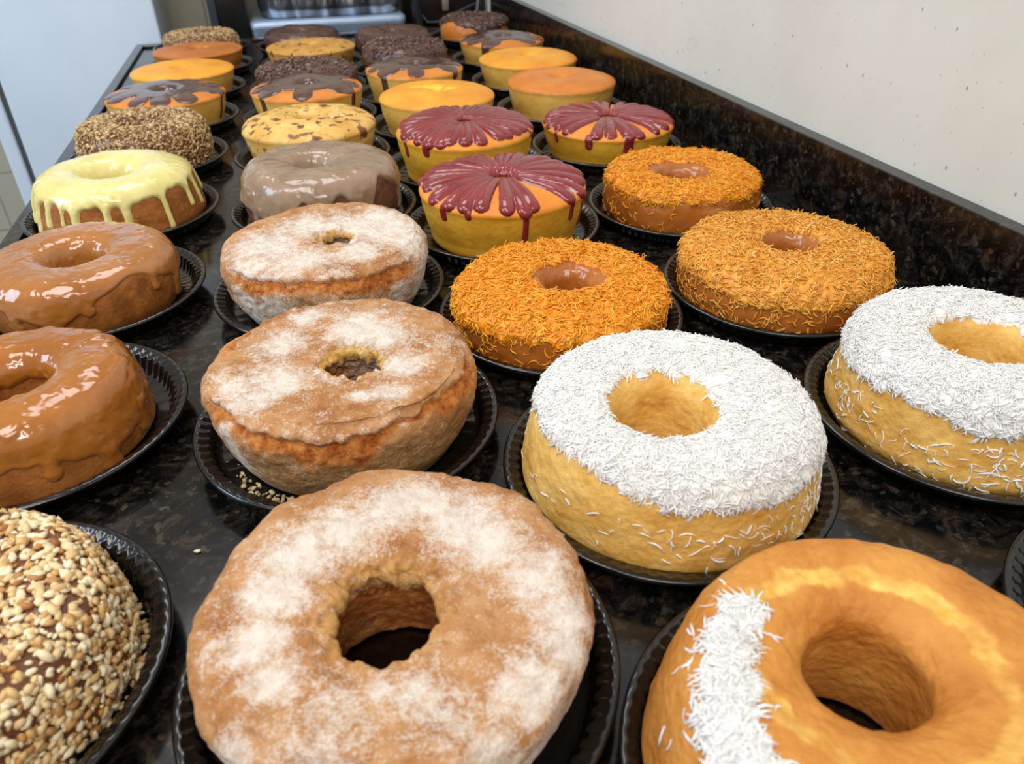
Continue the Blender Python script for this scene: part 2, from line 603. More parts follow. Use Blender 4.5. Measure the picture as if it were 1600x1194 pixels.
def strips(Q, N, rs, length, width, thick, lift=0.25, curl=0.5, rings=5, tdir=None, tint=None):
    """curved flat shreds: closed little ribbons"""
    n = len(Q)
    D = rs.randn(n, 3)
    if tdir is not None:
        D = D * 0.8 + tdir
    D -= (D * N).sum(1, keepdims=True) * N
    D /= np.linalg.norm(D, axis=1, keepdims=True) + 1e-9
    lf = (rs.uniform(-0.2, 1, (n, 1)) + 1.3 * rs.rand(n, 1) ** 6) * lift
    D = D * np.sqrt(1 - np.clip(lf, -0.95, 0.95) ** 2) + N * lf
    Sd = np.cross(D, N)
    Sd /= np.linalg.norm(Sd, axis=1, keepdims=True) + 1e-9
    U = np.cross(Sd, D)
    roll = rs.uniform(-0.9, 0.9, (n, 1))
    W1 = Sd * np.cos(roll) + U * np.sin(roll)
    W2 = -Sd * np.sin(roll) + U * np.cos(roll)
    Ls = rs.uniform(length[0], length[1], (n, 1, 1))
    Ws = rs.uniform(width[0], width[1], (n, 1, 1))
    t = np.linspace(-0.5, 0.5, rings)[None, :, None]
    cu = rs.uniform(-curl, curl, (n, 1, 1))
    cv = rs.uniform(-curl * 0.6, curl * 0.3, (n, 1, 1))
    cen = Q[:, None] + D[:, None] * Ls * t + Sd[:, None] * Ls * cu * (t * t - 0.08) + U[:, None] * Ls * cv * (t * t - 0.08)
    cen = cen + np.clip(-lf[:, None], -1, 1) * 0
    tap = np.sqrt(np.clip(1 - (2 * t * 0.93) ** 2, 0.05, 1)) * 0.6 + 0.4
    a = W1[:, None] * Ws * 0.5 * tap
    c = W2[:, None] * thick * 0.5 * tap
    V = np.stack([cen + a + c * 0.4, cen + c, cen - a + c * 0.4, cen - c], 2)  # n,rings,4,3
    base = (np.arange(n) * rings * 4)[:, None, None]
    k = np.arange(rings - 1)[None, :, None] * 4
    q = np.arange(4)[None, None, :]
    q1 = (q + 1) % 4
    F = np.stack([base + k + q, base + k + q1, base + k + 4 + q1, base + k + 4 + q], -1).reshape(-1, 4)
    e = (np.arange(n) * rings * 4)[:, None]
    caps = np.vstack([e + np.array([3, 2, 1, 0]), e + (rings - 1) * 4 + np.array([0, 1, 2, 3])])
    F = np.vstack([F, caps])
    tv = rs.rand(n) if tint is None else tint
    return V.reshape(-1, 3), F, {'tint': np.repeat(tv, rings * 4)}


_bm = bmesh.new()
bmesh.ops.create_icosphere(_bm, subdivisions=1, radius=1.0)
_bm.verts.ensure_lookup_table()
ICO_V = np.array([v.co[:] for v in _bm.verts])
ICO_F1 = np.array([[v.index for v in f.verts] for f in _bm.faces])
_bm.free()
_bm = bmesh.new()
bmesh.ops.create_icosphere(_bm, subdivisions=2, radius=1.0)
_bm.verts.ensure_lookup_table()
ICO_V2 = np.array([v.co[:] for v in _bm.verts])
ICO_F2 = np.array([[v.index for v in f.verts] for f in _bm.faces])
_bm.free()


def chunks(Q, N, rs, size, flat=0.55, longish=(0.9, 1.6), fine=False, jag=0.25, sink=0.2, tint=None):
    """broken nut pieces, seeds, crumbs (closed triangles)"""
    IV, IF = (ICO_V2, ICO_F2) if fine else (ICO_V, ICO_F1)
    n = len(Q)
    D = rs.randn(n, 3)
    D -= (D * N).sum(1, keepdims=True) * N * 0.8
    D /= np.linalg.norm(D, axis=1, keepdims=True)
    Bx = np.cross(N, D)
    Bx /= np.linalg.norm(Bx, axis=1, keepdims=True)
    Nx = np.cross(D, Bx)
    s = rs.uniform(0, 1, (n, 1)) ** 1.6 * (size[1] - size[0]) + size[0]
    el = rs.uniform(longish[0], longish[1], (n, 1))
    fl = rs.uniform(flat * 0.8, flat * 1.3, (n, 1))
    j1 = 1 + jag * rs.uniform(-1, 1, (n, len(IV)))
    # a random cutting plane flattens one side so pieces look chopped
    cp = rs.randn(n, 1, 3)
    cp /= np.linalg.norm(cp, axis=2, keepdims=True)
    L = np.broadcast_to(IV[None], (n, len(IV), 3)).copy()
    dd = (L * cp).sum(2)
    lim = rs.uniform(0.25, 1.0, (n, 1))
    L = L - cp * np.clip(dd - lim, 0, None)[..., None]
    L *= j1[..., None]
    V = (Q + N * s * (fl - sink))[:, None] + s[:, None] * (L[..., :1] * el[:, None] * D[:, None] + L[..., 1:2] * 0.8 * Bx[:, None] + L[..., 2:] * fl[:, None] * Nx[:, None])
    F = (IF[None] + (np.arange(n) * len(IV))[:, None, None]).reshape(-1, 3)
    tv = rs.rand(n) if tint is None else tint
    return V.reshape(-1, 3), F, {'tint': np.repeat(tv, len(IV))}


# ------------------------------------------------------------------ profiles (r, z) from the hole's foot over the top to the outer foot


def p_inv(R, h, rh, flare=0.010, foot=None, base=0.80):      # turned out of a ring mould: rounded top, funnel hole
    foot = foot or R * 0.97
    m_ = (R * 0.74 + rh) / 2
    return [(rh * base, 0), (rh * (base * 0.8 + 0.2), 0.30 * h), (rh * (base * 0.4 + 0.6), 0.6 * h), (rh * 1.0, 0.80 * h), (rh + flare * 0.45, 0.92 * h), (rh + flare * 1.3, 0.985 * h),
            (m_ + 0.006, h), (0.74 * R, 0.975 * h), (0.85 * R, 0.90 * h), (0.92 * R, 0.76 * h), (0.955 * R, 0.58 * h), (0.985 * R, 0.34 * h), (R, 0.16 * h), (foot, 0)]


def p_box(R, h, rh, foot=0.95):
    return [(rh * 0.8, 0), (rh * 0.85, 0.5 * h), (rh * 0.93, 0.78 * h), (rh + 0.004, 0.93 * h), (rh + 0.013, 0.99 * h),
            (0.6 * R, h), (0.8 * R, 0.985 * h), (0.89 * R, 0.93 * h), (0.955 * R, 0.82 * h), (0.99 * R, 0.62 * h), (R, 0.42 * h), (0.985 * R, 0.18 * h), (R * foot, 0)]


def p_up(R, h, rh, dimple=0.6, foot=0.845, edge=0.82):      # as baked: domed crust, sides taper to the foot
    return [(0.001, dimple * h - 0.002), (rh * 0.45, dimple * h), (rh * 0.85, (dimple + (0.97 - dimple) * 0.45) * h), (rh + 0.003, 0.955 * h), (rh + 0.012, 0.995 * h), (0.5 * R, h),
            (0.68 * R, 0.983 * h), (0.82 * R, 0.945 * h), (0.93 * R, 0.89 * h), (0.985 * R, (edge + 0.025) * h), (R, (edge - 0.02) * h),
            (0.985 * R, (edge - 0.09) * h), (0.955 * R, 0.5 * h), (0.90 * R, 0.22 * h), (foot * R, 0.0), (0.001, 0.0)]


def p_flour(R, h, rh, foot=0.83):
    return [(rh * 1.15, 0), (rh * 1.12, 0.5 * h), (rh * 1.05, 0.78 * h), (rh, 0.90 * h), (rh + 0.005, 0.965 * h), (rh + 0.014, 0.985 * h), (0.55 * R, 0.99 * h), (0.75 * R, h),
            (0.87 * R, 0.975 * h), (0.95 * R, 0.91 * h), (0.99 * R, 0.81 * h), (R, 0.70 * h), (0.975 * R, 0.52 * h), (0.92 * R, 0.25 * h), (foot * R, 0.0)]


ZB = 0.0052     # cake foot above the counter: the plate's floor
RES = {0: (420, 190), 1: (300, 140), 2: (220, 100)}


def thick(d, T, wd):
    """rounded edge: thickness from signed distance inside the outline"""
    q = np.clip(d / wd, 0, 1)
    return np.where(d > 0, T * np.sqrt(1 - (1 - q) ** 2), np.maximum(d * 0.9, -0.004))


def drip_field(b, s_base, drips, s_in, k=0.006):
    d = s_base[:, None] - b.SS
    for (a, ln, wd) in drips:
        a = math.radians(a)
        i = int(round((a % (2 * PI)) / (2 * PI) * b.nth)) % b.nth
        s0 = s_base[i] - 0.012
        s1 = s_base[i] + ln
        dx = angd(b.TH, a) * b.R
        cl = np.clip(b.SS, s0, s1)
        ww = wd * (1.15 - 0.3 * (cl - s0) / (s1 - s0) + 0.25 * sstep(0.75, 1.0, (cl - s0) / (s1 - s0)))
        d = smax(d, ww - np.hypot(dx, b.SS - cl), k)
    return np.minimum(d, b.SS - s_in)


# ------------------------------------------------------------------ the plates
def build_plate_mesh():
    pts = [(0.0008, .0030), (.030, .0030), (.055, .0030), (.090, .0030), (.1045, .0032), (.1078, .0050), (.1098, .0100), (.1120, .0180), (.1132, .0218), (.1142, .0232),
           (.1165, .0246), (.1190, .0258), (.1200, .0268), (.1215, .0275), (.1238, .0272), (.1250, .0258), (.1251, .0238), (.1243, .0228),
           (.1225, .0222), (.1190, .0212), (.1160, .0196), (.1140, .0160), (.1118, .0080), (.1100, .0025), (.1070, .0006), (.1000, .0), (.060, .0), (.0008, .0)]
    pts = np.array(pts)
    pts[:, 1] = np.where(pts[:, 1] > .0031, .0031 + (pts[:, 1] - .0031) * .80, pts[:, 1])
    nth = 432
    fl = 72
    th = np.linspace(0, 2 * PI, nth, endpoint=False)[:, None]
    r = np.repeat(pts[None, :, 0], nth, 0)
    z = np.repeat(pts[None, :, 1], nth, 0)
    idx = np.arange(len(pts))
    sq = np.clip(np.cos(fl * th) * 1.8, -1, 1)
    wall = np.isin(idx, [6, 7, 8, 9, 10, 11]) * np.array([1.0])[0]
    r = r + sq * wall * np.interp(idx, [5, 6, 8, 10, 11, 12], [0, .0006, .0009, .0009, .0006, 0])
    z = z + sq * np.interp(idx, [7, 8, 9, 11, 12, 13], [0, .0004, .0011, .0011, .0006, 0]) * (idx < 14)
    outer = np.interp(idx, [18, 19, 21, 23, 25], [0, .0006, .0008, .0006, 0]) * (idx >= 18)
    r = r + sq * outer
    rib = np.clip(np.cos(36 * th) * 1.6, -1, 1) * np.interp(idx, [1, 2, 3, 4], [0, .0004, .0005, 0]) * (idx < 5)
    z = z - .0005 * (idx == 2) - .0005 * (idx == 3) + rib * .9
    V = np.stack([r * np.cos(th), r * np.sin(th), np.clip(z, 0, None)], -1).reshape(-1, 3)
    F = grid_faces(nth, len(pts), True, False)
    return V, F


_pv, _pf = build_plate_mesh()
PLATE0 = None


def plate(x, y, label, rz=0.0):
    global PLATE0
    if PLATE0 is None:
        o = PLATE0 = mesh_np('cake_plate', _pv, _pf, PLASTIC)
    else:
        o = PLATE0.copy()
        COL.objects.link(o)
    o.location = (x, y, 0.0006)
    o.rotation_euler = (0, 0, rz)
    k = plate_k(y)
    o.scale = (k, k, 1)
    tag(o, label, 'plate', 'black fluted plates on the counter')
    return o


PLATE_AT = {'the shaving-topped cake at the back right corner': (.5325, 2.285)}


def cake(x, y, label, group, desc, rz=0.0):
    px, py = PLATE_AT.get(desc, (x, y))
    PK[0] = plate_k(y)
    plate(px, py, 'black fluted plastic plate under ' + desc, (x * 7 + y * 3) % 1.0)
    return thing('ring_cake', label, 'cake', (x, y, ZB), group, rz)


def TO(b, fn):
    return fn(b)


# ------------------------------------------------------------------ the setting and the counter
XL, YB, XW, HB = -0.3857, 2.531, 0.6809, 0.1003
ct = thing('countertop', 'black speckled granite countertop with raised lip, holding all the cakes', 'countertop', (0, 0, 0))
bm = bmesh.new()
add_box(bm, XL, XW - 0.022, -0.35, YB, -0.035, 0.0, 0.002)
bm_obj('slab', bm, GRANITE, ct)
bm = bmesh.new()
add_box(bm, XL, XL + 0.0215, -0.35, YB, 0.0, 0.007, 0.0025)
add_box(bm, XL + 0.0215, XW - 0.022, YB - 0.03, YB, 0.0, 0.007, 0.0025)
bm_obj('raised_lip', bm, GRANITE, ct)
cab = Mat('cabinet_side', 0.6)
cab.color(cab.ramp(cab.noise(3), [(0.3, '#6c665e'), (0.7, '#78726a')]))
bm = bmesh.new()
add_box(bm, XL + 0.04, XW - 0.022, -0.33, YB - 0.06, -0.90, -0.035)
bm_obj('base', bm, cab.m, ct)

bm = bmesh.new()
add_box(bm, XW - 0.022, XW, -0.35, YB + 0.02, -0.035, HB, 0.0015)
bs = bm_obj('backsplash', bm, GRANITE)
tag(bs, 'dark granite backsplash strip along the foot of the right wall', 'backsplash')

# walls
m = Mat('painted_wall', 0.55)
base = m.ramp(m.noise(2.2, 4, 0.6), [(0.3, '#d0cdc2'), (0.5, '#d9d7cd'), (0.7, '#dfded7')])
sx = m.nt.nodes.new('ShaderNodeSeparateXYZ')
cx_ = m.nt.nodes.new('ShaderNodeCombineXYZ')
m.link(m.vec, sx.inputs[0])
m.link(sx.outputs[1], cx_.inputs[0])
m.link(m.math('MULTIPLY', sx.outputs[2], 0.6), cx_.inputs[1])


def voro2(scale, out):
    n = m.nt.nodes.new('ShaderNodeTexVoronoi')
    n.voronoi_dimensions = '2D'
    n.inputs['Scale'].default_value = scale
    m.link(cx_.outputs[0], n.inputs['Vector'])
    return n.outputs[out]


sp1 = voro2(24, 'Distance')
msk = m.ramp(sp1, [(0.0, 1.0), (0.018, 1.0), (0.040, 0.0)])
pick = m.ramp(voro2(24, 'Color'), [(0.56, 0.0), (0.72, 1.0)])
c = m.mix(m.math('MULTIPLY', m.math('MULTIPLY', msk, pick), 0.75), base, '#5b534a')
tiny = m.math('MULTIPLY', m.ramp(voro2(61, 'Distance'), [(0.0, 1.0), (0.02, 1.0), (0.05, 0.0)]), m.ramp(voro2(61, 'Color'), [(0.62, 0.0), (0.75, 1.0)]))
c = m.mix(m.math('MULTIPLY', tiny, 0.6), c, '#6e655a')
scuff = m.ramp(m.noise(30, 3, 0.6, 0.4, m.stretch(1, 0.35, 1)), [(0.66, 0.0), (0.76, 0.55)])
c = m.mix(scuff, c, '#b3ab9e')
m.color(c)
m.bump(m.noise(60, 4), 0.08, 0.002)
WALL = m.m
bm = bmesh.new()
add_box(bm, XW, XW + 0.12, -0.6, 3.05, -0.9, 2.3)
tag(bm_obj('wall_right', bm, WALL), kind='structure')

m = Mat('beige_wall_tile', 0.3)
br = m.nt.nodes.new('ShaderNodeTexBrick')
br.offset = 0.0
br.inputs['Scale'].default_value = 1.0
br.inputs['Brick Width'].default_value = 0.2
br.inputs['Row Height'].default_value = 0.2
br.inputs['Mortar Size'].default_value = 0.0035
br.inputs['Color1'].default_value = lin('#aaa391')
br.inputs['Color2'].default_value = lin('#b0a998')
br.inputs['Mortar'].default_value = lin('#8d8778')
mp = m.nt.nodes.new('ShaderNodeMapping')
mp.inputs['Rotation'].default_value = (PI / 2, 0, 0)
mp.inputs['Location'].default_value = (0.015, -0.035, 0)
m.link(m.vec, mp.inputs['Vector'])
m.link(mp.outputs[0], br.inputs['Vector'])
m.color(br.outputs['Color'])
TILE = m.m
bm = bmesh.new()
add_box(bm, -3.0, XW, 2.95, 3.05, -0.9, 2.3)
tag(bm_obj('wall_back', bm, TILE), kind='structure')

m = Mat('floor_tile', 0.4)
m.color(m.ramp(m.noise(5, 4), [(0.3, '#6f6e66'), (0.7, '#85847b')]))
bm = bmesh.new()
add_box(bm, -3.0, XW, -0.6, 3.05, -0.95, -0.9)
tag(bm_obj('floor', bm, m.m), kind='structure')

# white refrigerator beyond the counter's far left corner
m = Mat('white_enamel', 0.35)
m.color(m.ramp(m.noise(3), [(0.3, '#c8d3e0'), (0.7, '#d2dce8')]))
ENAMEL = m.m
m = Mat('dark_gasket', 0.6)
m.color('#4a4d50')
GASKET = m.m
fr = thing('refrigerator', 'tall pale blue white refrigerator panel beyond the far left corner of the counter', 'refrigerator', (-0.57, 2.635, -0.9))
bm = bmesh.new()
add_box(bm, -0.222, 0.241, 0.0, 0.30, 0.06, 1.75, 0.006)
bm_obj('body', bm, ENAMEL, fr)
bm = bmesh.new()
add_box(bm, -0.237, -0.222, 0.012, 0.30, 0.08, 1.74)
bm_obj('door_gasket', bm, GASKET, fr)
bm = bmesh.new()
add_box(bm, -0.278, -0.237, 0.0, 0.30, 0.07, 1.75, 0.006)
bm_obj('door', bm, ENAMEL, fr)
for lx in (-0.2, 0.2):
    for ly in (0.05, 0.25):
        bm = bmesh.new()
        bmesh.ops.create_cone(bm, cap_ends=True, segments=16, radius1=0.02, radius2=0.02, depth=0.06, matrix=Matrix.Translation((lx, ly, 0.03)))
        bm_obj('foot', bm, GASKET, fr)

# dark cabinet on the floor left of the refrigerator
m = Mat('dark_brown_board', 0.5)
m.color(m.ramp(m.noise(9), [(0.3, '#3b352c'), (0.7, '#4a4338')]))
DBOARD = m.m

# black oven with a steel-blue frame
m = Mat('black_oven_glass', 0.18)
m.color('#191a19')
OVENG = m.m
m = Mat('slate_frame', 0.35, Metallic=0.4)
m.color('#3c424d')
SLATE = m.m
m = Mat('brushed_steel', 0.5, Metallic=0.6)
m.color(m.ramp(m.noise(14, 3, 0.6, 0, m.stretch(1, 1, 8)), [(0.3, '#9fb2cc'), (0.7, '#b9c8dc')]))
STEEL = m.m
m = Mat('polished_steel', 0.25, Metallic=0.9)
m.color(m.ramp(m.noise(7, 2, 0.5, 0.3, m.stretch(2.2, 1, 0.35)), [(0.38, '#5c5658'), (0.48, '#90939b'), (0.58, '#d9dfe8')]))  # upright bright and dark streaks paint the pan's reflections into the colour
m.bump(m.noise(6, 2, 0.5, 0, m.stretch(3, 1, 0.6)), 0.5, 0.03)
STEEL_P = m.m
ov = thing('oven', 'black oven front with slate frame standing behind the far edge of the counter', 'oven', (-0.1, 2.655, -0.9))
bm = bmesh.new()
add_box(bm, -0.079, 0.022, 0.02, 0.235, 0.0, 1.30, 0.004)
bm_obj('body', bm, OVENG, ov)
bm = bmesh.new()
add_box(bm, -0.084, -0.060, 0.0, 0.02, 0.1, 1.30, 0.003)
bm_obj('frame', bm, SLATE, ov)
bm = bmesh.new()
add_box(bm, -0.060, 0.022, 0.004, 0.02, 0.1, 1.29, 0.003)
bm_obj('door', bm, OVENG, ov)

# stainless steel food warmer
fwm = thing('food_warmer', 'shiny stainless steel food warmer behind the far end of the counter', 'appliance', (0.168, 2.635, -0.9))


def rrect(hx, hy, r, n=8):
    out = []
    for cx, cy, a0 in ((hx - r, hy - r, 0), (-hx + r, hy - r, 90), (-hx + r, -hy + r, 180), (hx - r, -hy + r, 270)):
        for k in range(n + 1):
            a = math.radians(a0 + 90 * k / n)
            out.append((cx + r * math.cos(a), cy + r * math.sin(a)))
    return out


def loft(levels, mat, name, parent, cx=0, cy=0, smooth=True):
    """levels: (hx, hy, r, z); capped both ends"""
    V, n = [], None
    for hx, hy, r, z in levels:
        ring = rrect(hx, hy, r)
        n = len(ring)
        V += [(cx + a, cy + b_, z) for a, b_ in ring]
    bm = bmesh.new()
    vs_ = [bm.verts.new(v) for v in V]
    for i in range(len(levels) - 1):
        for k in range(n):
            bm.faces.new((vs_[i * n + k], vs_[i * n + (k + 1) % n], vs_[(i + 1) * n + (k + 1) % n], vs_[(i + 1) * n + k]))
    bm.faces.new(vs_[:n][::-1])
    bm.faces.new(vs_[-n:])
    return bm_obj(name, bm, mat, parent, smooth)


loft([(0.235, 0.135, 0.02, 0.02), (0.235, 0.135, 0.02, 0.905), (0.238, 0.138, 0.022, 0.91), (0.238, 0.138, 0.022, 0.926), (0.232, 0.132, 0.02, 0.931)], STEEL, 'body', fwm, 0.0, 0.145)
loft([(0.205, 0.10, 0.05, 0.930), (0.212, 0.107, 0.055, 0.938), (0.220, 0.115, 0.06, 0.965), (0.224, 0.119, 0.06, 1.12), (0.228, 0.123, 0.06, 1.125), (0.228, 0.123, 0.06, 1.135)], STEEL_P, 'pan', fwm, 0.012, 0.150)
for k in (-1, 1):
    V, F = tube_np([(k * 0.10 - 0.05, 0.03, 1.085), (k * 0.10 - 0.045, 0.012, 1.085), (k * 0.10, 0.008, 1.085), (k * 0.10 + 0.045, 0.012, 1.085), (k * 0.10 + 0.05, 0.03, 1.085)], 0.005)
    mesh_np('handle', V, F, STEEL, fwm)

# dark coffee machine with hoses at the far right corner
m = Mat('dark_brown_enamel', 0.3)
m.color('#1a0f0e')
DENAM = m.m
m = Mat('black_rubber', 0.35)
m.color('#1c1d20')
RUB = m.m
m = Mat('dull_steel_tube', 0.3, Metallic=0.8)
m.color('#8e8f93')
TUBE = m.m
m = Mat('pale_plastic', 0.4)
m.color('#b7a593')
PALE = m.m
cmx = thing('coffee_machine', 'dark brown machine with black hoses behind the far right corner of the counter', 'appliance', (0.55, 2.655, -0.9))
loft([(0.12, 0.115, 0.02, 0.0), (0.12, 0.115, 0.02, 1.02), (0.115, 0.11, 0.03, 1.06), (0.115, 0.11, 0.03, 1.25)], DENAM, 'body', cmx, 0.0, 0.135)
V, F = tube_np([(-0.095, 0.008, 0.93), (-0.075, -0.002, 0.903), (-0.045, -0.006, 0.902), (-0.01, -0.006, 0.912), (0.03, -0.004, 0.930), (0.07, 0.0, 0.945), (0.105, 0.006, 0.953)], 0.006)
mesh_np('hose', V, F, RUB, cmx)
V, F = tube_np([(0.088 + 0.02 * t, 0.0, 0.915 + 0.13 * t) for t in np.linspace(0, 1, 6)], 0.0045)
mesh_np('steam_pipe', V, F, TUBE, cmx)
V, F = tube_np([(-0.103 + 0.004 * math.sin(6 * t), 0.0, 0.86 + 0.14 * t) for t in np.linspace(0, 1, 10)], 0.012)
mesh_np('handle', V, F, RUB, cmx)
loft([(0.010, 0.010, 0.005, 0.935), (0.013, 0.013, 0.006, 1.05)], PALE, 'lever', cmx, -0.012, 0.004)

# ------------------------------------------------------------------ floured ring cakes
def patches(b, lst):
    x, y = b.P[..., 0], b.P[..., 1]
    f = np.zeros_like(x)
    for px, py, sg, a in lst:
        f = np.maximum(f, a * np.exp(-((x - px) ** 2 + (y - py) ** 2) / (2 * (sg * 0.8) ** 2)))
    return f


def flour_cake(x, y, R, h, rh, label, desc, seed, pats, cracks, ragged, bulge, base_fl, side_fl, hole=(0, 0), under=1.15, crumb_hole=1.0):
    root = cake(x, y, label, 'floured ring cakes', desc)
    info = {}

    def disp(b):
        d = bulge * fbm(b.P, 17, 2, seed) + 0.5 * bulge * fbm(b.P, 42, 2, seed + 2) * (b.SS > b.stop) + 0.0020 * fbm(b.P, 70, 3, seed + 5) + 0.0009 * fbm(b.P, 220, 2, seed + 9)
        # ragged hole rim
        rim = np.exp(-((b.R - rh * 1.08) / 0.010) ** 2) * (b.SS < b.sedge) * (b.Z > 0.55 * h)
        d = d + rim * ragged * (fbm(b.P, 70, 3, seed + 3) + 0.6 * fbm(b.P, 200, 2, seed + 4))
        # crack: outer crust lifts, torn crumb shows below its broken edge
        torn = np.zeros_like(d)
        for (a0, a1, s_off, wob, wid, dep) in cracks:
            t = np.degrees(b.TH) % 360
            on = sstep(a0 - 8, a0 + 8, t) * (1 - sstep(a1 - 8, a1 + 8, t))
            sl = b.sedge + s_off + wob * (n1(b.TH, 2.2, seed + 21) + 0.7 * n1(b.TH, 7, seed + 22) + 0.5 * n1(b.TH, 22, seed + 23))
            wv = wid * (0.7 + 0.6 * n1(b.TH, 3, seed + 24) + 0.25 * n1(b.TH, 12, seed + 25))
            q = (b.SS - sl) / np.maximum(wv, 0.004)
            inside = sstep(-0.03, 0.06, q) * (1 - sstep(0.6, 1.3, q))
            d = d - on * dep * inside * (1 - 0.6 * np.clip(q, 0, 1)) + on * 0.0014 * np.exp(-((q + 0.25) / 0.25) ** 2)
            d = d + on * inside * (0.0026 * fbm(b.P, 90, 3, seed + 30) + 0.0016 * fbm(b.P, 260, 2, seed + 31))
            torn = np.maximum(torn, on * sstep(-0.03, 0.08, q) * (1 - sstep(0.6, 1.25, q + 0.5 * fbm(b.P, 60, 3, seed + 33))))
        info['torn'] = torn
        return d
    pr = p_flour(R, h, rh)
    pr = [(rh * under * 1.06, 0), (rh * under, 0.45 * h), (rh * (under * 0.5 + 0.52), 0.76 * h)] + pr[3:]
    b = Body(pr, *RES[0], disp, hole=hole)
    wob = 0.004 * fbm(b.P, 90, 3, seed + 40)
    crumb = (1 - sstep(rh * 1.02, rh * 1.35, b.R + wob)) * (b.SS < b.stop) * sstep(0.62 * h, 0.85 * h, b.Z) * crumb_hole
    deep = (b.SS < b.stop) * (1 - sstep(0.6 * h, 0.85 * h, b.Z)) * 0.9  # darkness down the hole, painted in with the darker torn colour
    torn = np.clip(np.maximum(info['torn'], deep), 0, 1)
    fl = patches(b, pats) + base_fl * (b.SS < b.sedge + 0.004) * (0.7 + 0.9 * fbm(b.P, 34, 3, seed + 50))
    sd = sstep(b.sedge + 0.004, b.sedge + 0.020, b.SS)
    fl = fl + sd * side_fl * (0.7 + 1.3 * fbm(b.P, 24, 3, seed + 52))
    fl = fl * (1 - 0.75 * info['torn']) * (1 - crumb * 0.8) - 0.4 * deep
    b.mesh('sponge', FLOURED, root, {'flour': fl, 'torn': torn, 'side': sd, 'crumb': crumb})
    return root, b


flour_cake(0.0119, 0.2843, .1075, .0715, .0285, 'large flour-dusted ring cake with open hole in the middle of the front row', 'the large floured cake in the front row', 11,
           [(-0.060, 0.012, 0.015, 1.00), (-0.046, 0.036, 0.018, 1.00), (-0.020, 0.049, 0.019, 1.00), (0.008, 0.057, 0.017, 1.00), (0.024, 0.063, 0.016, 1.00), (0.047, 0.039, 0.021, 1.00), (0.058, 0.020, 0.017, 1.00), (0.077, -0.015, 0.017, 0.90), (0.083, -0.039, 0.015, 0.90), (0.077, -0.058, 0.014, 1.00), (0.055, -0.074, 0.017, 0.90), (-0.070, -0.014, 0.014, 1.00), (-0.064, -0.038, 0.012, 0.90), (-0.087, -0.067, 0.011, 0.90), (0.032, -0.102, 0.013, 0.70), (0.004, -0.065, 0.012, 0.60), (-0.015, -0.054, 0.009, 0.50), (0.013, -0.081, 0.017, 0.40), (-0.086, -0.013, 0.011, 0.40), (-0.037, -0.063, 0.018, 0.35), (-0.049, -0.081, 0.017, 0.40)],
           [(28, 62, 0.004, 0.003, 0.014, 0.003)], 0.0065, 0.0078, 0.25, 0.28, (-.006, -.011), 1.38, .45)
flour_cake(0.0079, 0.5345, .1075, .0750, .0215, 'cracked flour-dusted ring cake directly behind the large front floured one', 'the cracked floured cake in the second row', 23,
           [(-0.049, -0.026, 0.019, 0.90), (0.019, 0.032, 0.024, 1.10), (0.038, 0.016, 0.018, 1.00), (0.041, -0.035, 0.015, 0.90), (0.027, -0.067, 0.013, 0.60), (-0.063, -0.047, 0.016, 0.80), (-0.020, 0.067, 0.014, 0.90), (-0.006, -0.021, 0.015, 0.80), (-0.089, -0.055, 0.011, 0.80), (-0.043, 0.030, 0.018, 0.70), (0.008, -0.068, 0.007, 0.90), (-0.077, -0.026, 0.014, 0.60), (0.081, -0.008, 0.013, 0.30)],
           [(196, 345, -0.002, 0.0045, 0.018, 0.0045), (100, 160, -0.010, 0.004, 0.009, 0.004)], 0.0065, 0.0038, 0.30, 0.16, (.007, -.016), 1.55, 1.0)
flour_cake(0.0140, 0.7847, .1095, .0735, .0175, 'heavily floured white-topped ring cake with an orange torn band, third in its row', 'the white-topped floured cake in the third row', 37,
           [(-0.057, -0.014, 0.030, 1.00), (-0.026, -0.056, 0.026, 1.00), (0.025, 0.013, 0.035, 1.00), (0.065, 0.000, 0.035, 1.00), (-0.015, 0.026, 0.028, 1.00), (0.086, -0.042, 0.024, 1.00), (0.074, -0.096, 0.016, 0.90), (-0.073, -0.057, 0.022, 0.80), (0.031, -0.058, 0.023, 0.90), (0.062, 0.030, 0.022, 1.00), (0.002, -0.096, 0.019, 0.40), (-0.046, -0.073, 0.025, 0.70)],
           [(206, 318, 0.000, 0.0035, 0.019, 0.004)], 0.006, 0.0030, 0.26, 0.36, (.011, -.006), 1.5, 1.0)

# crumbs lying on the second row's plate
rs = np.random.RandomState(5)


def scatter_on_plate(name, label, cat, px, py, a0, a1, r0, r1, n, size, mat, seed, as_strips=False):
    rs = np.random.RandomState(seed)
    a = np.radians(rs.normal((a0 + a1) / 2, (a1 - a0) / 4, n))
    r = rs.uniform(r0, r1, n)
    Q = np.stack([r * np.cos(a), r * np.sin(a), np.full(n, 0.0042)], -1)
    N = np.tile(np.array([[0, 0, 1.0]]), (n, 1))
    if as_strips:
        V, F, at = strips(Q, N, rs, (0.006, 0.012), (0.001, 0.0018), 0.0006, 0.3, 0.5)
    else:
        V, F, at = chunks(Q, N, rs, size, 0.6, (0.8, 1.3), False, 0.3, 0.0)
    V[:, 2] = np.maximum(V[:, 2], 0.0041)
    o = mesh_np(name, V, F, mat, None, at, kind='stuff')
    o.location = (px, py, 0)
    return tag(o, label, cat)


scatter_on_plate('cake_crumbs', 'pale crumbs scattered on the black plate left of the cracked floured cake', 'crumbs', 0.0079, 0.5345, 196, 246, .0935, .1035, 60, (.0009, .0026), CRUMB, 6)

# ------------------------------------------------------------------ shredded coconut cakes


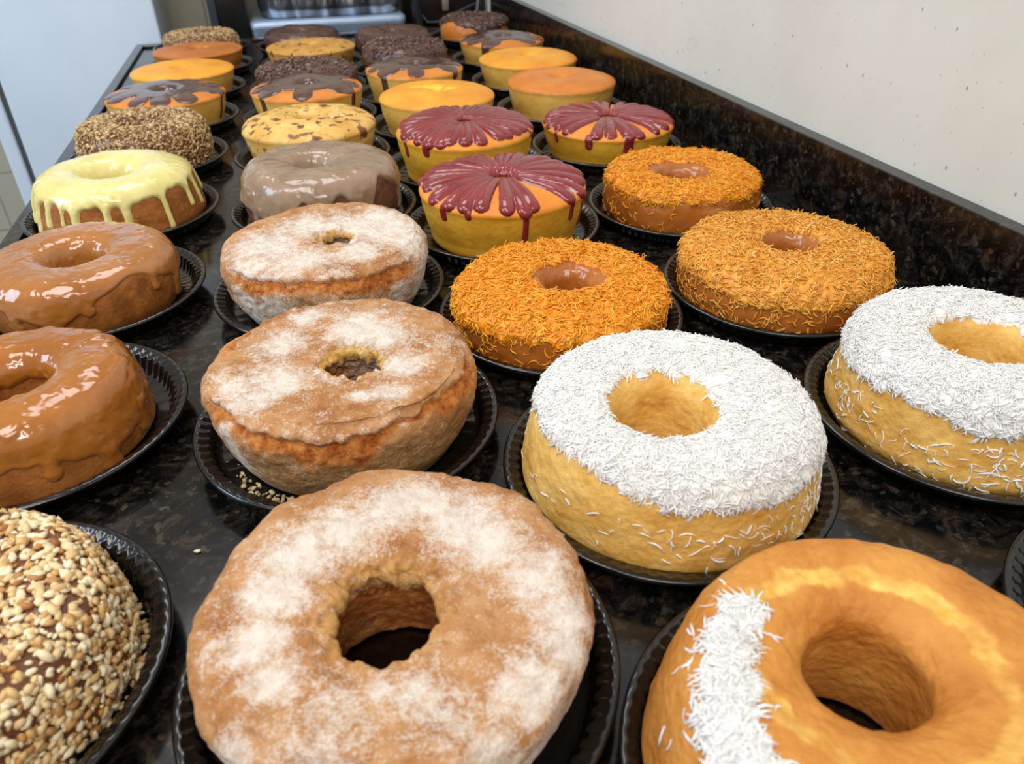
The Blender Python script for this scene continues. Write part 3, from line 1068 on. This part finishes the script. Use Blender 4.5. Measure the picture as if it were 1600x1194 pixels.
def shred_cake(name_part, prof, x, y, label, group, desc, seed, sponge_mat, shred_mat, cover, n_top, n_side, sz, base_t, res=0, side_w=None, attrs=None, n_extra=None, bump_amp=0.0012, nrings=5, lift=0.24, curl=0.95, wob=0.0012, hole=(0, 0)):
    root = cake(x, y, label, group, desc)
    b = Body(prof, *RES[res], lambda b: wob * fbm(b.P, 30, 3, seed) + 0.0009 * fbm(b.P, 140, 2, seed + 3), hole=hole)
    b.mesh('sponge', sponge_mat, root, attrs(b) if attrs else None)
    cov = cover(b)
    H = np.where(cov > 0, base_t * sstep(0, 0.35, cov), -0.002) + (cov > 0) * bump_amp * (fbm(b.P, 110, 3, seed + 8) + 0.8 * fbm(b.P, 260, 2, seed + 7))
    H = np.where(cov > 0, H, np.maximum(-0.003, cov * 0.01 - 0.0004))
    Q, N, i, j, rs = b.sample(n_top, np.where(cov > 0, 0.35 + 0.65 * sstep(0, .3, cov), 0), seed, np.clip(H, 0, None))
    V1, F1, a1 = strips(Q + N * 0.0006, N, rs, sz[0], sz[1], sz[2], lift, curl, nrings)
    sw = side_w(b) if side_w else np.clip(np.exp(np.clip(cov, -3, 0) * 6), 0, 1) * (cov <= 0)
    Q, N, i, j, rs = b.sample(n_side, sw, seed + 1)
    V2, F2, a2 = strips(Q + N * 0.0005, N, rs, (sz[0][0] * .8, sz[0][1] * .9), sz[1], sz[2], 0.08, curl, nrings)
    eV = np.vstack([V1, V2])
    eF = np.vstack([F1, F2 + len(V1)])
    et = np.concatenate([a1['tint'], a2['tint']])
    b.height(name_part, H, shred_mat, root, -0.0009, {'tint': np.clip(0.35 + 0.4 * fbm(b.P, 200, 2, seed + 2), 0, 1)}, (eV, eF, {'tint': et}), kind='stuff')
    return root, b


def cover_ring(seed, s_in, s_out_fn, feather=0.012):
    """positive where the topping lies: between the hole (s fraction of the top) and an outer wavy line"""
    def f(b):
        wv = 0.003 * n1(b.TH, 3, seed) + 0.0035 * n1(b.TH, 9, seed + 1) + 0.002 * n1(b.TH, 25, seed + 2)
        so = b.sedge + s_out_fn(np.degrees(b.TH) % 360) + wv
        si = b.stop * s_in + wv * 0.8
        return np.minimum(b.SS - si, so - b.SS) / feather
    return f


def bump_at(t, a, wd):
    return np.exp(-(((t - a + 180) % 360 - 180) / wd) ** 2)


COCO_SZ = ((.005, .0140), (.0008, .0018), .0006)
shred_cake('coconut_topping', p_inv(.1100, .0795, .0335, .010, .105), 0.2334, 0.4009, 'yellow ring cake thickly topped with white coconut, right of the cracked floured cake', 'coconut ring cakes',
           'the whole coconut cake nearest the front', 51, SPONGE_Y, COCO,
           cover_ring(52, .80, lambda t: -0.015 + 0.006 * bump_at(t, 275, 50) + 0.008 * bump_at(t, 350, 50) - 0.008 * bump_at(t, 200, 45)),
           5600, 190, COCO_SZ, .0024, hole=(-.014, -.010),
           side_w=lambda b: (b.SS > b.sedge) * (0.25 + 2.2 * np.exp(-((b.SS - b.sedge - 0.010) / 0.010) ** 2)) * (0.25 + bump_at(np.degrees(b.TH) % 360, 320, 50)))
shred_cake('coconut_topping', p_inv(.1065, .0835, .034, .010, .099), 0.4992, 0.3962, 'white coconut-topped ring cake at the right edge of the photo', 'coconut ring cakes',
           'the coconut cake at the right edge', 61, SPONGE_Y, COCO,
           cover_ring(62, .80, lambda t: -0.012 + 0.005 * bump_at(t, 250, 40)),
           5400, 360, COCO_SZ, .0024, hole=(-.005, -.004),
           side_w=lambda b: (b.SS > b.sedge) * (0.5 + 1.6 * np.exp(-((b.SS - b.sedge - 0.016) / 0.014) ** 2)) * (0.4 + bump_at(np.degrees(b.TH) % 360, 260, 60)))
scatter_on_plate('coconut_flakes', 'loose white coconut flakes fallen on the plate right of the coconut cake', 'coconut', 0.2334, 0.4009, -38, 6, .1060, .1085, 110, None, COCO, 9, True)


def c1_cover(b):
    lst = [(-0.048, 0.058, 0.009, 1.00), (-0.064, 0.044, 0.010, 1.00), (-0.075, 0.027, 0.0105, 1.00), (-0.083, 0.012, 0.0105, 1.00), (-0.086, -0.005, 0.011, 1.00), (-0.085, -0.021, 0.012, 1.00), (-0.080, -0.035, 0.013, 1.00), (-0.070, -0.050, 0.014, 1.0), (-0.058, -0.063, 0.014, 1.0)]
    f = np.full(b.R.shape, -9.0)
    for px, py, sg, a in lst:
        f = np.maximum(f, (sg * 1.3 - np.hypot(b.P[..., 0] - px, b.P[..., 1] - py)) / 0.008)
    return np.where(b.Z > 0.03, f + 0.35 * fbm(b.P, 120, 3, 71), -9)


def c1_attr(b):
    t = np.degrees(b.TH) % 360
    rc = 0.056 + 0.010 * bump_at(t, 140, 40) - 0.004 * bump_at(t, 330, 50) + 0.002 * n1(b.TH, 4, 72) + 0.0012 * n1(b.TH, 14, 73)
    band = 1 - sstep(0.0035, 0.0065, np.abs(np.hypot(b.P[..., 0] + .002, b.P[..., 1] - .012) - rc) + 0.003 * fbm(b.P, 130, 3, 76))
    band = band * (b.SS < b.sedge)
    return {'torn': np.clip(0.75 * band * (0.5 + 0.8 * bump_at(t, 90, 95)) * (0.8 + 0.9 * fbm(b.P, 110, 3, 75)), 0, 1)}


shred_cake('coconut_topping', p_inv(.1120, .0850, .0300, .022, .103, 1.12), 0.2247, 0.1507, 'plain golden ring cake with one strip of coconut on its left, front right corner', 'coconut ring cakes',
           'the golden half-coated cake at the front right corner', 71, CRUST_C1, COCO, c1_cover, 1300, 110, COCO_SZ, .0012, attrs=c1_attr,
           side_w=lambda b: np.clip(np.exp(np.clip(c1_cover(b), -4, 0) * 1.6), 0, 1) * (b.Z > .02), wob=0.0018, hole=(-.003, .019))

# ------------------------------------------------------------------ orange shredded-coconut cakes
TH_SZ = ((.006, .016), (.0013, .0024), .0009)


def thread_cake(x, y, R, h, rh, label, desc, seed, mat, n, side_n, s_out, s_in=.80, res=0, hole=(0, 0), wob=.002, sz=TH_SZ, foot=.93):
    return shred_cake('shredded_topping', p_box(R, h, rh, foot), x, y, label, 'orange shred-covered ring cakes', desc, seed, CUSTARD, mat,
                      cover_ring(seed + 1, s_in, s_out), n, side_n, sz, .0030, res, bump_amp=.0026, nrings=7, lift=.38, curl=1.5, wob=wob, hole=hole,
                      side_w=lambda b: (b.SS > b.sedge) * (.25 + 1.3 * bump_at(np.degrees(b.TH) % 360, 190, 50) + .8 * (b.Z < .014) + .8 * np.exp(-((b.SS - b.sedge - .014) / .01) ** 2)))


thread_cake(0.2345, 0.6517, .1085, .0505, .026, 'ring cake covered in bright orange shreds, between the white-topped floured and coconut cakes', 'the bright orange shredded cake in the centre', 81, THREAD, 3000, 420,
            lambda t: 0.006 + 0.012 * bump_at(t, 175, 35) + .003 * bump_at(t, 290, 40), wob=.004, hole=(.010, .004))
thread_cake(0.4852, 0.6455, .1095, .0585, .027, 'wide ring cake covered in pale orange shreds, behind the right-edge coconut cake', 'the wide pale orange shredded cake', 91, THREAD_P, 3300, 650,
            lambda t: 0.010 + .004 * bump_at(t, 250, 50), s_in=.72, hole=(.010, .007))
thread_cake(0.4928, 0.8994, .1040, .0605, .029, 'shorter ring cake topped with orange shreds, next to the granite backsplash, with glossy caramel sides', 'the orange shredded cake nearest the backsplash', 101, THREAD, 2400, 140,
            lambda t: 0.002 + 0 * t, s_in=.86, res=1, hole=(-.006, -.006))

# ------------------------------------------------------------------ poured glazes


def glazed_cake(x, y, prof, label, group, desc, seed, body_mat, glaze_mat, gname, sbase, drips, T, s_in_f, res=0, k=.006, ripple=0.0008, edge=.006, lumps=0.0, extra_fn=None, body_wob=.0012, hole=(0, 0)):
    root = cake(x, y, label, group, desc)
    b = Body(prof, *RES[res], lambda b: body_wob * fbm(b.P, 28, 3, seed) + 0.0006 * fbm(b.P, 150, 2, seed + 3), hole=hole)
    b.mesh('sponge', body_mat, root)
    sb = sbase(b, np.degrees(b.th) % 360)
    d = drip_field(b, sb, drips, b.stop * s_in_f + 0.003 * n1(b.TH, 4, seed + 5), k)
    H = thick(d, T, edge) + (d > 0) * sstep(0, .006, d) * (ripple * fbm(b.P, 34, 2, seed + 6) + lumps * np.clip(fbm(b.P, 75, 2, seed + 7) - 0.25, 0, 1))
    extra = extra_fn(b, H, seed) if extra_fn else None
    b.height(gname, H, glaze_mat, root, -0.0012, None, None)
    return root, b, H


def spiral(b, amp, seed):
    return amp * np.sin(b.R * 420 + 1.2 * b.TH + 2 * n1(b.TH, 1.5, seed))


glazed_cake(-0.2490, 0.6034, p_inv(.0935, .0595, .031, .012, .094), 'smooth caramel-glazed ring cake at the left edge, the nearer of two', 'caramel ring cakes', 'the nearer caramel cake at the left edge', 111,
            SPONGE_BROWN, CARAMEL, 'caramel_glaze',
            lambda b, t: b.sedge + .008 + .014 * bump_at(t, 320, 25) - .004 * bump_at(t, 290, 20) + .004 * n1(b.th, 3, 112) + .003 * n1(b.th, 8, 113),
            [(292, .012, .006), (318, .010, .008), (345, .004, .007), (262, .008, .006), (235, .012, .006)], .0032, .45, lumps=.004, ripple=.0018)
glazed_cake(-0.2451, 0.8531, p_box(.0970, .0585, .033, .95), 'caramel-glazed ring cake with bare brown right side, behind the nearer caramel one', 'caramel ring cakes', 'the farther caramel cake', 121,
            SPONGE_BROWN, CARAMEL2, 'caramel_glaze',
            lambda b, t: b.sedge + .018 + .006 * n1(b.th, 3, 122) + .010 * bump_at(t, 262, 12) - .018 * bump_at(t, 310, 22) - .006 * bump_at(t, 340, 12) - .012 * bump_at(t, 215, 14),
            [(262, .006, .010), (283, .004, .006), (327, .012, .004), (350, .020, .007), (240, .010, .008)], .0034, .40, lumps=.002, ripple=.0015)
glazed_cake(-0.2378, 1.1030, p_inv(.1055, .0715, .034, .012, .100), 'ring cake with pale yellow icing dripping down its brown sides', 'dripping icing ring cakes', 'the pale yellow iced cake', 131,
            SPONGE_BROWN, LEMON, 'icing',
            lambda b, t: b.sedge - .015 + .005 * n1(b.th, 4, 132) + .002 * n1(b.th, 11, 133),
            [(196, .036, .004), (209, .040, .0038), (224, .030, .0042), (238, .022, .002), (248, .032, .0055), (270, .028, .004), (283, .036, .0048), (311, .044, .0034), (336, .026, .0036), (350, .036, .003), (15, .03, .004), (45, .024, .004), (80, .03, .004), (120, .026, .004), (160, .034, .004)], .0034, .30, res=0, k=.010, edge=.0045, ripple=.001, hole=(-.003, 0))
glazed_cake(0.0271, 1.0353, p_box(.1030, .0760, .027, .95), 'ring cake under thick greyish beige glaze, right of the pale yellow iced cake', 'dripping icing ring cakes', 'the beige glazed cake', 141,
            SPONGE_COCOA, BEIGE, 'glaze',
            lambda b, t: b.sedge + .022 + .006 * n1(b.th, 3, 142) - .020 * bump_at(t, 280, 8) - .014 * bump_at(t, 254, 6) - .024 * bump_at(t, 317, 12) + .012 * bump_at(t, 265, 6) + .014 * bump_at(t, 297, 7) + .022 * bump_at(t, 228, 16),
            [(212, .026, .006), (228, .03, .008), (243, .014, .006), (266, .010, .006), (297, .012, .006), (340, .025, .006), (20, .02, .006)], .0036, .35, res=0, k=.008, ripple=.002, lumps=.003, edge=.005, hole=(-.008, .003))

# ------------------------------------------------------------------ nut-coated cakes


def nut_cake(x, y, prof, label, desc, seed, nut_mat, n, size, res, longish=(.9, 1.7), n_strip=0, jag=.22, coat=NUTCREAM, tint_lo=0.0, hole_in=.25):
    root = cake(x, y, label, 'nut-covered ring cakes', desc)
    b = Body(prof, *RES[res], lambda b: .0014 * fbm(b.P, 28, 3, seed))
    b.mesh('sponge', coat, root)
    wgt = (b.SS > b.stop * hole_in) * np.ones_like(b.SS)
    Q, N, i, j, rs = b.sample(n, wgt, seed)
    V, F, at = chunks(Q, N, rs, size, .55, longish, False, jag, .15)
    V = inside_plate(V)
    o = mesh_np('nut_coating', V, F, nut_mat, root, at, kind='stuff')
    return root, b


nut_cake(-0.2420, 0.3442, p_inv(.1015, .0665, .028, .012, .099), 'ring cake fully coated in chopped nuts at the front left corner', 'the nut-coated cake at the front left corner', 151, NUT, 7000, (.0016, .0038), 0)
scatter_on_plate('nut_crumbs', 'chopped nuts fallen on the plate right of the front left nut cake', 'nuts', -0.2420, 0.3442, -24, 30, .1015, .1062, 46, (.0016, .0032), NUT, 12)
nut_cake(-0.2311, 1.3532, p_box(.0995, .0725, .030, .95), 'nut-crusted brown ring cake behind the pale yellow iced cake', 'the nut-crusted cake behind the yellow iced one', 161, NUT_D, 6500, (.0013, .0030), 1, (.8, 2.4), jag=.35)
nut_cake(-0.1956, 2.3534, p_box(.0950, .050, .026, .95), 'small far nut-crusted ring cake at the back left corner', 'the nut-crusted cake at the back left corner', 171, NUT_D, 3200, (.0016, .0032), 2, (.8, 2.0), jag=.35)

# one stray sesame seed on the stone
Q = np.array([[0, 0, 0.0]])
V, F, at = chunks(Q, np.array([[0, 0, 1.0]]), np.random.RandomState(3), (.0021, .0022), .6, (1.2, 1.25), True, .05, .0, np.array([.8]))
V[:, 2] -= V[:, 2].min()
sd = mesh_np('nut_crumb', V, F, NUT, None, at)
sd.location = (-.112, .425, .0002)
tag(sd, 'single pale nut crumb lying on the bare black stone left of the front floured cake', 'crumb')

# ------------------------------------------------------------------ domed orange cakes, plain or with petals of sauce


def orange_attrs(seed, edge_drop=.003, torn_list=()):
    def f(b):
        sd = sstep(b.sedge + .004, b.sedge + .010, b.SS + .002 * n1(b.TH, 12, seed))
        tn = np.zeros_like(sd)
        for px, py, sx, sy, a in torn_list:
            tn = np.maximum(tn, a * (1 - sstep(.7, 1.15, np.hypot((b.P[..., 0] - px) / sx, (b.P[..., 1] - py) / sy) + .25 * fbm(b.P, 90, 2, seed + 2))))
        tn = tn * (b.SS < b.sedge)
        return {'side': sd, 'torn': tn}
    return f


def orange_body(root, R, h, rh, dimple, mat, seed, res, torn=(), edge=.82, foot=.845, wob=.0014):
    b = Body(p_up(R, h, rh, dimple, foot, edge), *RES[res], lambda b: wob * fbm(b.P, 20, 2, seed) + .0004 * fbm(b.P, 160, 2, seed + 3))
    b.mesh('sponge', mat, root, orange_attrs(seed, torn_list=torn)(b))
    return b


def plain_cake(x, y, R, h, rh, dimple, label, desc, mat, seed, res=1, torn=(), edge=.82, foot=.845):
    root = cake(x, y, label, 'plain orange ring cakes', desc)
    orange_body(root, R, h, rh, dimple, mat, seed, res, torn, edge, foot)


plain_cake(0.2596, 1.4022, .103, .0745, .012, .80, 'golden yellow domed cake with a torn bright yellow centre, behind the flower-glazed red cakes', 'the golden cake with the torn centre', ORANGE_B, 201, 1,
           [(.004, -.012, .030, .016, 1.0), (-.012, .018, .034, .010, .9), (-.03, -.03, .03, .02, .35)])
plain_cake(0.5076, 1.4373, .103, .0745, .020, .86, 'plain domed orange ring cake beside the backsplash, behind the small red flower-glazed one', 'the nearer plain orange cake by the backsplash', ORANGE_A, 211, 1)
plain_cake(0.5176, 1.6875, .1065, .0692, .022, .80, 'plain orange ring cake, second along the backsplash, just behind the similar domed one', 'the farther plain orange cake by the backsplash', ORANGE_B, 221, 1,
           [(.0, .0, .024, .012, .6)])
plain_cake(-0.2051, 1.8532, .106, .060, .018, .72, 'plain golden ring cake in the left row, behind the chocolate-sauced orange one', 'the golden cake in the left row', ORANGE_B, 231, 1)
plain_cake(-0.1879, 2.1031, .1035, .0545, .020, .60, 'plain brown-orange ring cake in the left row, before the far nut-crusted one', 'the brown-orange cake in the left row', ORANGE_D, 241, 2, [(.008, .004, .016, .010, .6)], .86, .90)


def strand(b, a, s0, s1, w0, w1, T, bend=0.0, pw=.75):
    t = np.clip((b.SS - s0) / (s1 - s0), 0, 1)
    ca = math.radians(a) + bend * t
    wd = w0 + (w1 - w0) * t ** pw
    dx = angd(b.TH, ca) * b.R
    tip = np.maximum(b.SS - (s1 - w1), 0)
    q = np.sqrt((dx / wd) ** 2 + (tip / w1) ** 2)
    Tt = T * (.72 + .28 * t)
    h = np.where(q < 1, Tt * np.sqrt(np.clip(1 - q * q, 0, 1)), -np.minimum((q - 1) * wd, .004))
    return np.where(b.SS < s0, -.004, h)


def guava_cake(x, y, R, h, rh, label, desc, seed, petals, res=0, drips=(), T=.0062, torn=(), fill=0.0):
    root = cake(x, y, label, 'red flower-glazed ring cakes', desc)
    b = orange_body(root, R, h, rh, .62, ORANGE_C, seed, res, torn)
    r_ = random.Random(seed)
    H = np.full(b.R.shape, -.004)
    s_h = b.stop * .55
    for (a, wdeg, n, reach) in petals:
        for k in range(n):
            f = 0 if n == 1 else (k / (n - 1) - .5)
            aa = a + f * wdeg
            s1 = b.sedge + reach + r_.uniform(-.003, .003) - abs(f) * .008
            w1 = min(.0105, max(.0072, math.radians(wdeg) / max(n - 1, 1) * .092 * .60))
            H = np.maximum(H, strand(b, aa, s_h, s1, .0042, w1, T * r_.uniform(.85, 1.15), r_.uniform(-.09, .09)))
    # sauce pooled round the hole
    ring = (rh + .012 + .004 * n1(b.TH, 3, seed) + fill) - b.R
    H = np.maximum(H, np.where((b.SS > s_h), thick(ring, T * .5, .006), -.004))
    for (a, ln, wd) in drips:
        H = np.maximum(H, strand(b, a, b.sedge - .006, b.sedge + ln, wd, wd, .0022))
    H = np.where(b.SS < b.L - (b.R.max() * .80), H, -.004) if False else H
    H = H + (H > 0) * .0003 * fbm(b.P, 90, 2, seed + 9)
    b.height('jelly_glaze', H, GUAVA, root, -.0010)
    return root


guava_cake(0.2429, 0.9019, .105, .0775, .017, 'yellow cake with glossy red petal glaze, nearest of the three red ones', 'the nearest red-glazed cake', 301,
           [(268, 20, 3, .010), (219, 36, 4, .008), (320, 30, 3, .009), (352, 20, 2, .006), (24, 26, 3, .004), (58, 24, 3, .003), (92, 26, 3, .003), (130, 28, 3, .003), (166, 26, 3, .004), (190, 12, 2, .006)], 0,
           [(212, .022, .005), (232, .014, .004), (270, .045, .0035), (309, .030, .0045), (330, .050, .0035), (350, .028, .004)], fill=-.004)
guava_cake(0.2523, 1.1519, .1035, .0815, .013, 'yellow cake almost wholly covered by red petal glaze, left of the two farther red ones', 'the left of the two farther red-glazed cakes', 311,
           [(268, 40, 4, .003), (226, 26, 3, .010), (309, 26, 3, .001), (343, 24, 3, .004), (15, 24, 3, .003), (50, 26, 3, .003), (86, 26, 3, .003), (122, 26, 3, .003), (157, 24, 3, .003), (192, 26, 3, .005)], 1,
           [(224, .022, .006), (200, .030, .004), (350, .03, .005), (330, .012, .004)])
guava_cake(0.5001, 1.1829, .107, .060, .018, 'low yellow cake with red petal glaze next to the backsplash', 'the red-glazed cake next to the backsplash', 321,
           [(262, 24, 3, .007), (222, 22, 2, .007), (300, 8, 1, .001), (322, 20, 2, .006), (352, 24, 3, .004), (26, 26, 3, .003), (62, 24, 2, .003), (98, 26, 2, .003), (140, 26, 3, .003), (184, 28, 3, .005)], 1,
           [(232, .022, .006), (266, .032, .008), (198, .02, .004), (330, .02, .005)], fill=-.004)


def choc_petal_cake(x, y, R, h, rh, label, desc, seed, lobes, body_mat, res=1, side_drips=(), T=.0028, fill=.050):
    root = cake(x, y, label, 'chocolate-sauced orange ring cakes', desc)
    b = orange_body(root, R, h, rh, .55, body_mat, seed, res, (), .84, .85)
    H = np.full(b.R.shape, -.004)
    s_h = b.stop * .5
    r_ = random.Random(seed)
    for (a, wd, reach) in lobes:
        H = np.maximum(H, strand(b, a, s_h, b.sedge + reach, .012, wd * 1.5, T * r_.uniform(.92, 1.08), r_.uniform(-.06, .06), .9))
    ring = (rh + fill + .006 * n1(b.TH, 4, seed)) - b.R
    H = np.maximum(H, np.where(b.SS > s_h, thick(ring, T * .95, .006), -.004))
    for (a, ln, wd) in side_drips:
        H = np.maximum(H, strand(b, a, b.sedge - .008, b.sedge + ln, wd, wd, .0018))
    b.height('chocolate_sauce', H, CHOCG, root, -.0010)


choc_petal_cake(-0.2162, 1.6031, .1065, .065, .020, 'orange ring cake with chocolate sauce petals in the left row, behind the nut-crusted cake', 'the chocolate-sauced cake in the left row', 401,
                [(270, .013, .004), (242, .012, .004), (300, .015, .004), (210, .016, .004), (185, .014, .004), (345, .020, .006), (20, .018, .004), (60, .018, .004), (100, .018, .004), (140, .018, .004)], ORANGE_A, 1,
                [(340, .05, .004), (188, .03, .006)])
choc_petal_cake(0.0393, 1.5359, .102, .073, .018, 'orange cake with chocolate sauce petals just behind the brown-spotted cake', 'the chocolate-sauced cake behind the spotted one', 411,
                [(263, .013, .006), (215, .018, .005), (318, .019, .006), (345, .012, .002), (190, .012, .004), (25, .018, .004), (65, .018, .004), (105, .018, .004), (145, .018, .004)], ORANGE_A, 1,
                [(215, .04, .008), (322, .03, .006)])
choc_petal_cake(0.2625, 1.6526, .0995, .071, .017, 'orange cake with smooth chocolate sauce petals behind the golden torn-centre cake', 'the chocolate-sauced cake behind the golden one', 421,
                [(262, .012, .004), (218, .017, .006), (320, .018, .004), (352, .014, .002), (190, .012, .004), (30, .018, .004), (75, .018, .004), (120, .018, .004), (155, .018, .004)], ORANGE_A, 1,
                [(222, .05, .008), (316, .02, .01)])
choc_petal_cake(0.5292, 1.9439, .1035, .064, .018, 'orange cake with chocolate sauce petals third along the backsplash, behind the two plain ones', 'the chocolate-sauced cake by the backsplash', 431,
                [(235, .019, .006), (300, .016, .002), (330, .013, .002), (205, .016, .004), (20, .018, .004), (65, .018, .004), (105, .018, .004), (145, .018, .004), (180, .016, .004)], ORANGE_A, 2,
                [(232, .05, .010)])

# ------------------------------------------------------------------ spotted cakes


def spotted(x, y, prof, label, desc, mat, seed, res):
    root = cake(x, y, label, 'spotted ring cakes', desc)
    b = Body(prof, *RES[res], lambda b: .0026 * fbm(b.P, 26, 3, seed) + .0007 * fbm(b.P, 120, 2, seed + 2))
    b.mesh('sponge', mat, root)


spotted(0.0278, 1.2859, p_up(.1055, .0755, .018, .45, .87, .80), 'yellow ring cake mottled with brown chocolate spots, behind the beige glazed cake', 'the brown-spotted yellow cake', MARBLE, 501, 1)
spotted(0.0766, 2.0452, p_up(.106, .058, .016, .55, .93, .84), 'tan ring cake flecked with dark chips, at the far end between two chocolate cakes', 'the tan chip-flecked cake', CHIP, 511, 2)

# ------------------------------------------------------------------ chocolate-coated cakes at the far end


def choc_cake(x, y, prof, label, desc, seed, res, body_mat=SPONGE_COCOA, bits='shavings', n_bits=900, full=.03, gap=None, bw=None):
    root = cake(x, y, label, 'chocolate-coated ring cakes', desc)
    b = Body(prof, *RES[res], lambda b: .0015 * fbm(b.P, 28, 3, seed))
    b.mesh('sponge', body_mat, root)
    t = np.degrees(b.th) % 360
    sb = b.sedge + full + .006 * n1(b.th, 3, seed + 1) + .004 * n1(b.th, 8, seed + 2)
    if gap:
        sb = sb - gap[1] * bump_at(t, gap[0], gap[2])
    d = drip_field(b, sb, [], b.stop * .3)
    H = thick(d, .003, .005) + (d > 0) * sstep(0, .006, d) * (.0016 * fbm(b.P, 40, 2, seed + 4) + .0016 * fbm(b.P, 90, 2, seed + 5))
    b.height('chocolate_coating', H, CHOCD, root, -.0012)
    if bits:
        wt = (b.SS > b.stop * .7) * (b.SS < b.sedge + .004) * (H > 0.001)
        if bw:
            wt = wt * bw(b)
        Q, N, i, j, rs = b.sample(n_bits, wt, seed + 6, np.clip(H, 0, None))
        if bits == 'shavings':
            V, F, at = strips(Q + N * .0008, N, rs, (.006, .014), (.002, .004), .0012, .5, .9, 5)
        else:
            V, F, at = chunks(Q, N, rs, (.0015, .0035), .7, (.9, 1.5), False, .25, .1)
        mesh_np('chocolate_' + bits, V, F, SHAVE, root, at, kind='stuff')


choc_cake(0.0507, 1.7861, p_box(.1045, .054, .026, .95), 'dark chocolate ring cake with chocolate granules, between the sauced cake and chip-flecked cake', 'the dark chocolate cake with granules', 601, 1, bits='granules', n_bits=900,
          bw=lambda b: .15 + bump_at(np.degrees(b.TH) % 360, 200, 60))
choc_cake(0.0665, 2.2955, p_box(.0975, .050, .026, .95), 'bumpy chocolate-coated ring cake farthest back in the second row from left', 'the farthest chocolate cake in the second row', 611, 2, bits=None)
choc_cake(0.2822, 1.9023, p_box(.0965, .067, .026, .95), 'chocolate ring cake topped with pale chocolate curls, middle right at the far end', 'the chocolate cake with pale curls', 621, 1, bits='granules', n_bits=420)
choc_cake(0.2936, 2.1703, p_box(.095, .057, .026, .95), 'smooth dull chocolate ring cake behind the one with pale curls', 'the smooth chocolate cake behind the curls', 631, 2, bits='granules', n_bits=25)
choc_cake(0.5425, 2.2850, p_box(.096, .059, .024, .95), 'orange ring cake half coated in chocolate shavings at the back right corner', 'the shaving-topped cake at the back right corner', 641, 2, body_mat=ORANGE_A, bits='shavings', n_bits=900, full=.014, gap=(215, .026, 28))

# a plate whose cake is out of the picture
plate(0.4750, 0.1470, 'black fluted plate cut off by the right edge at the front', .4)
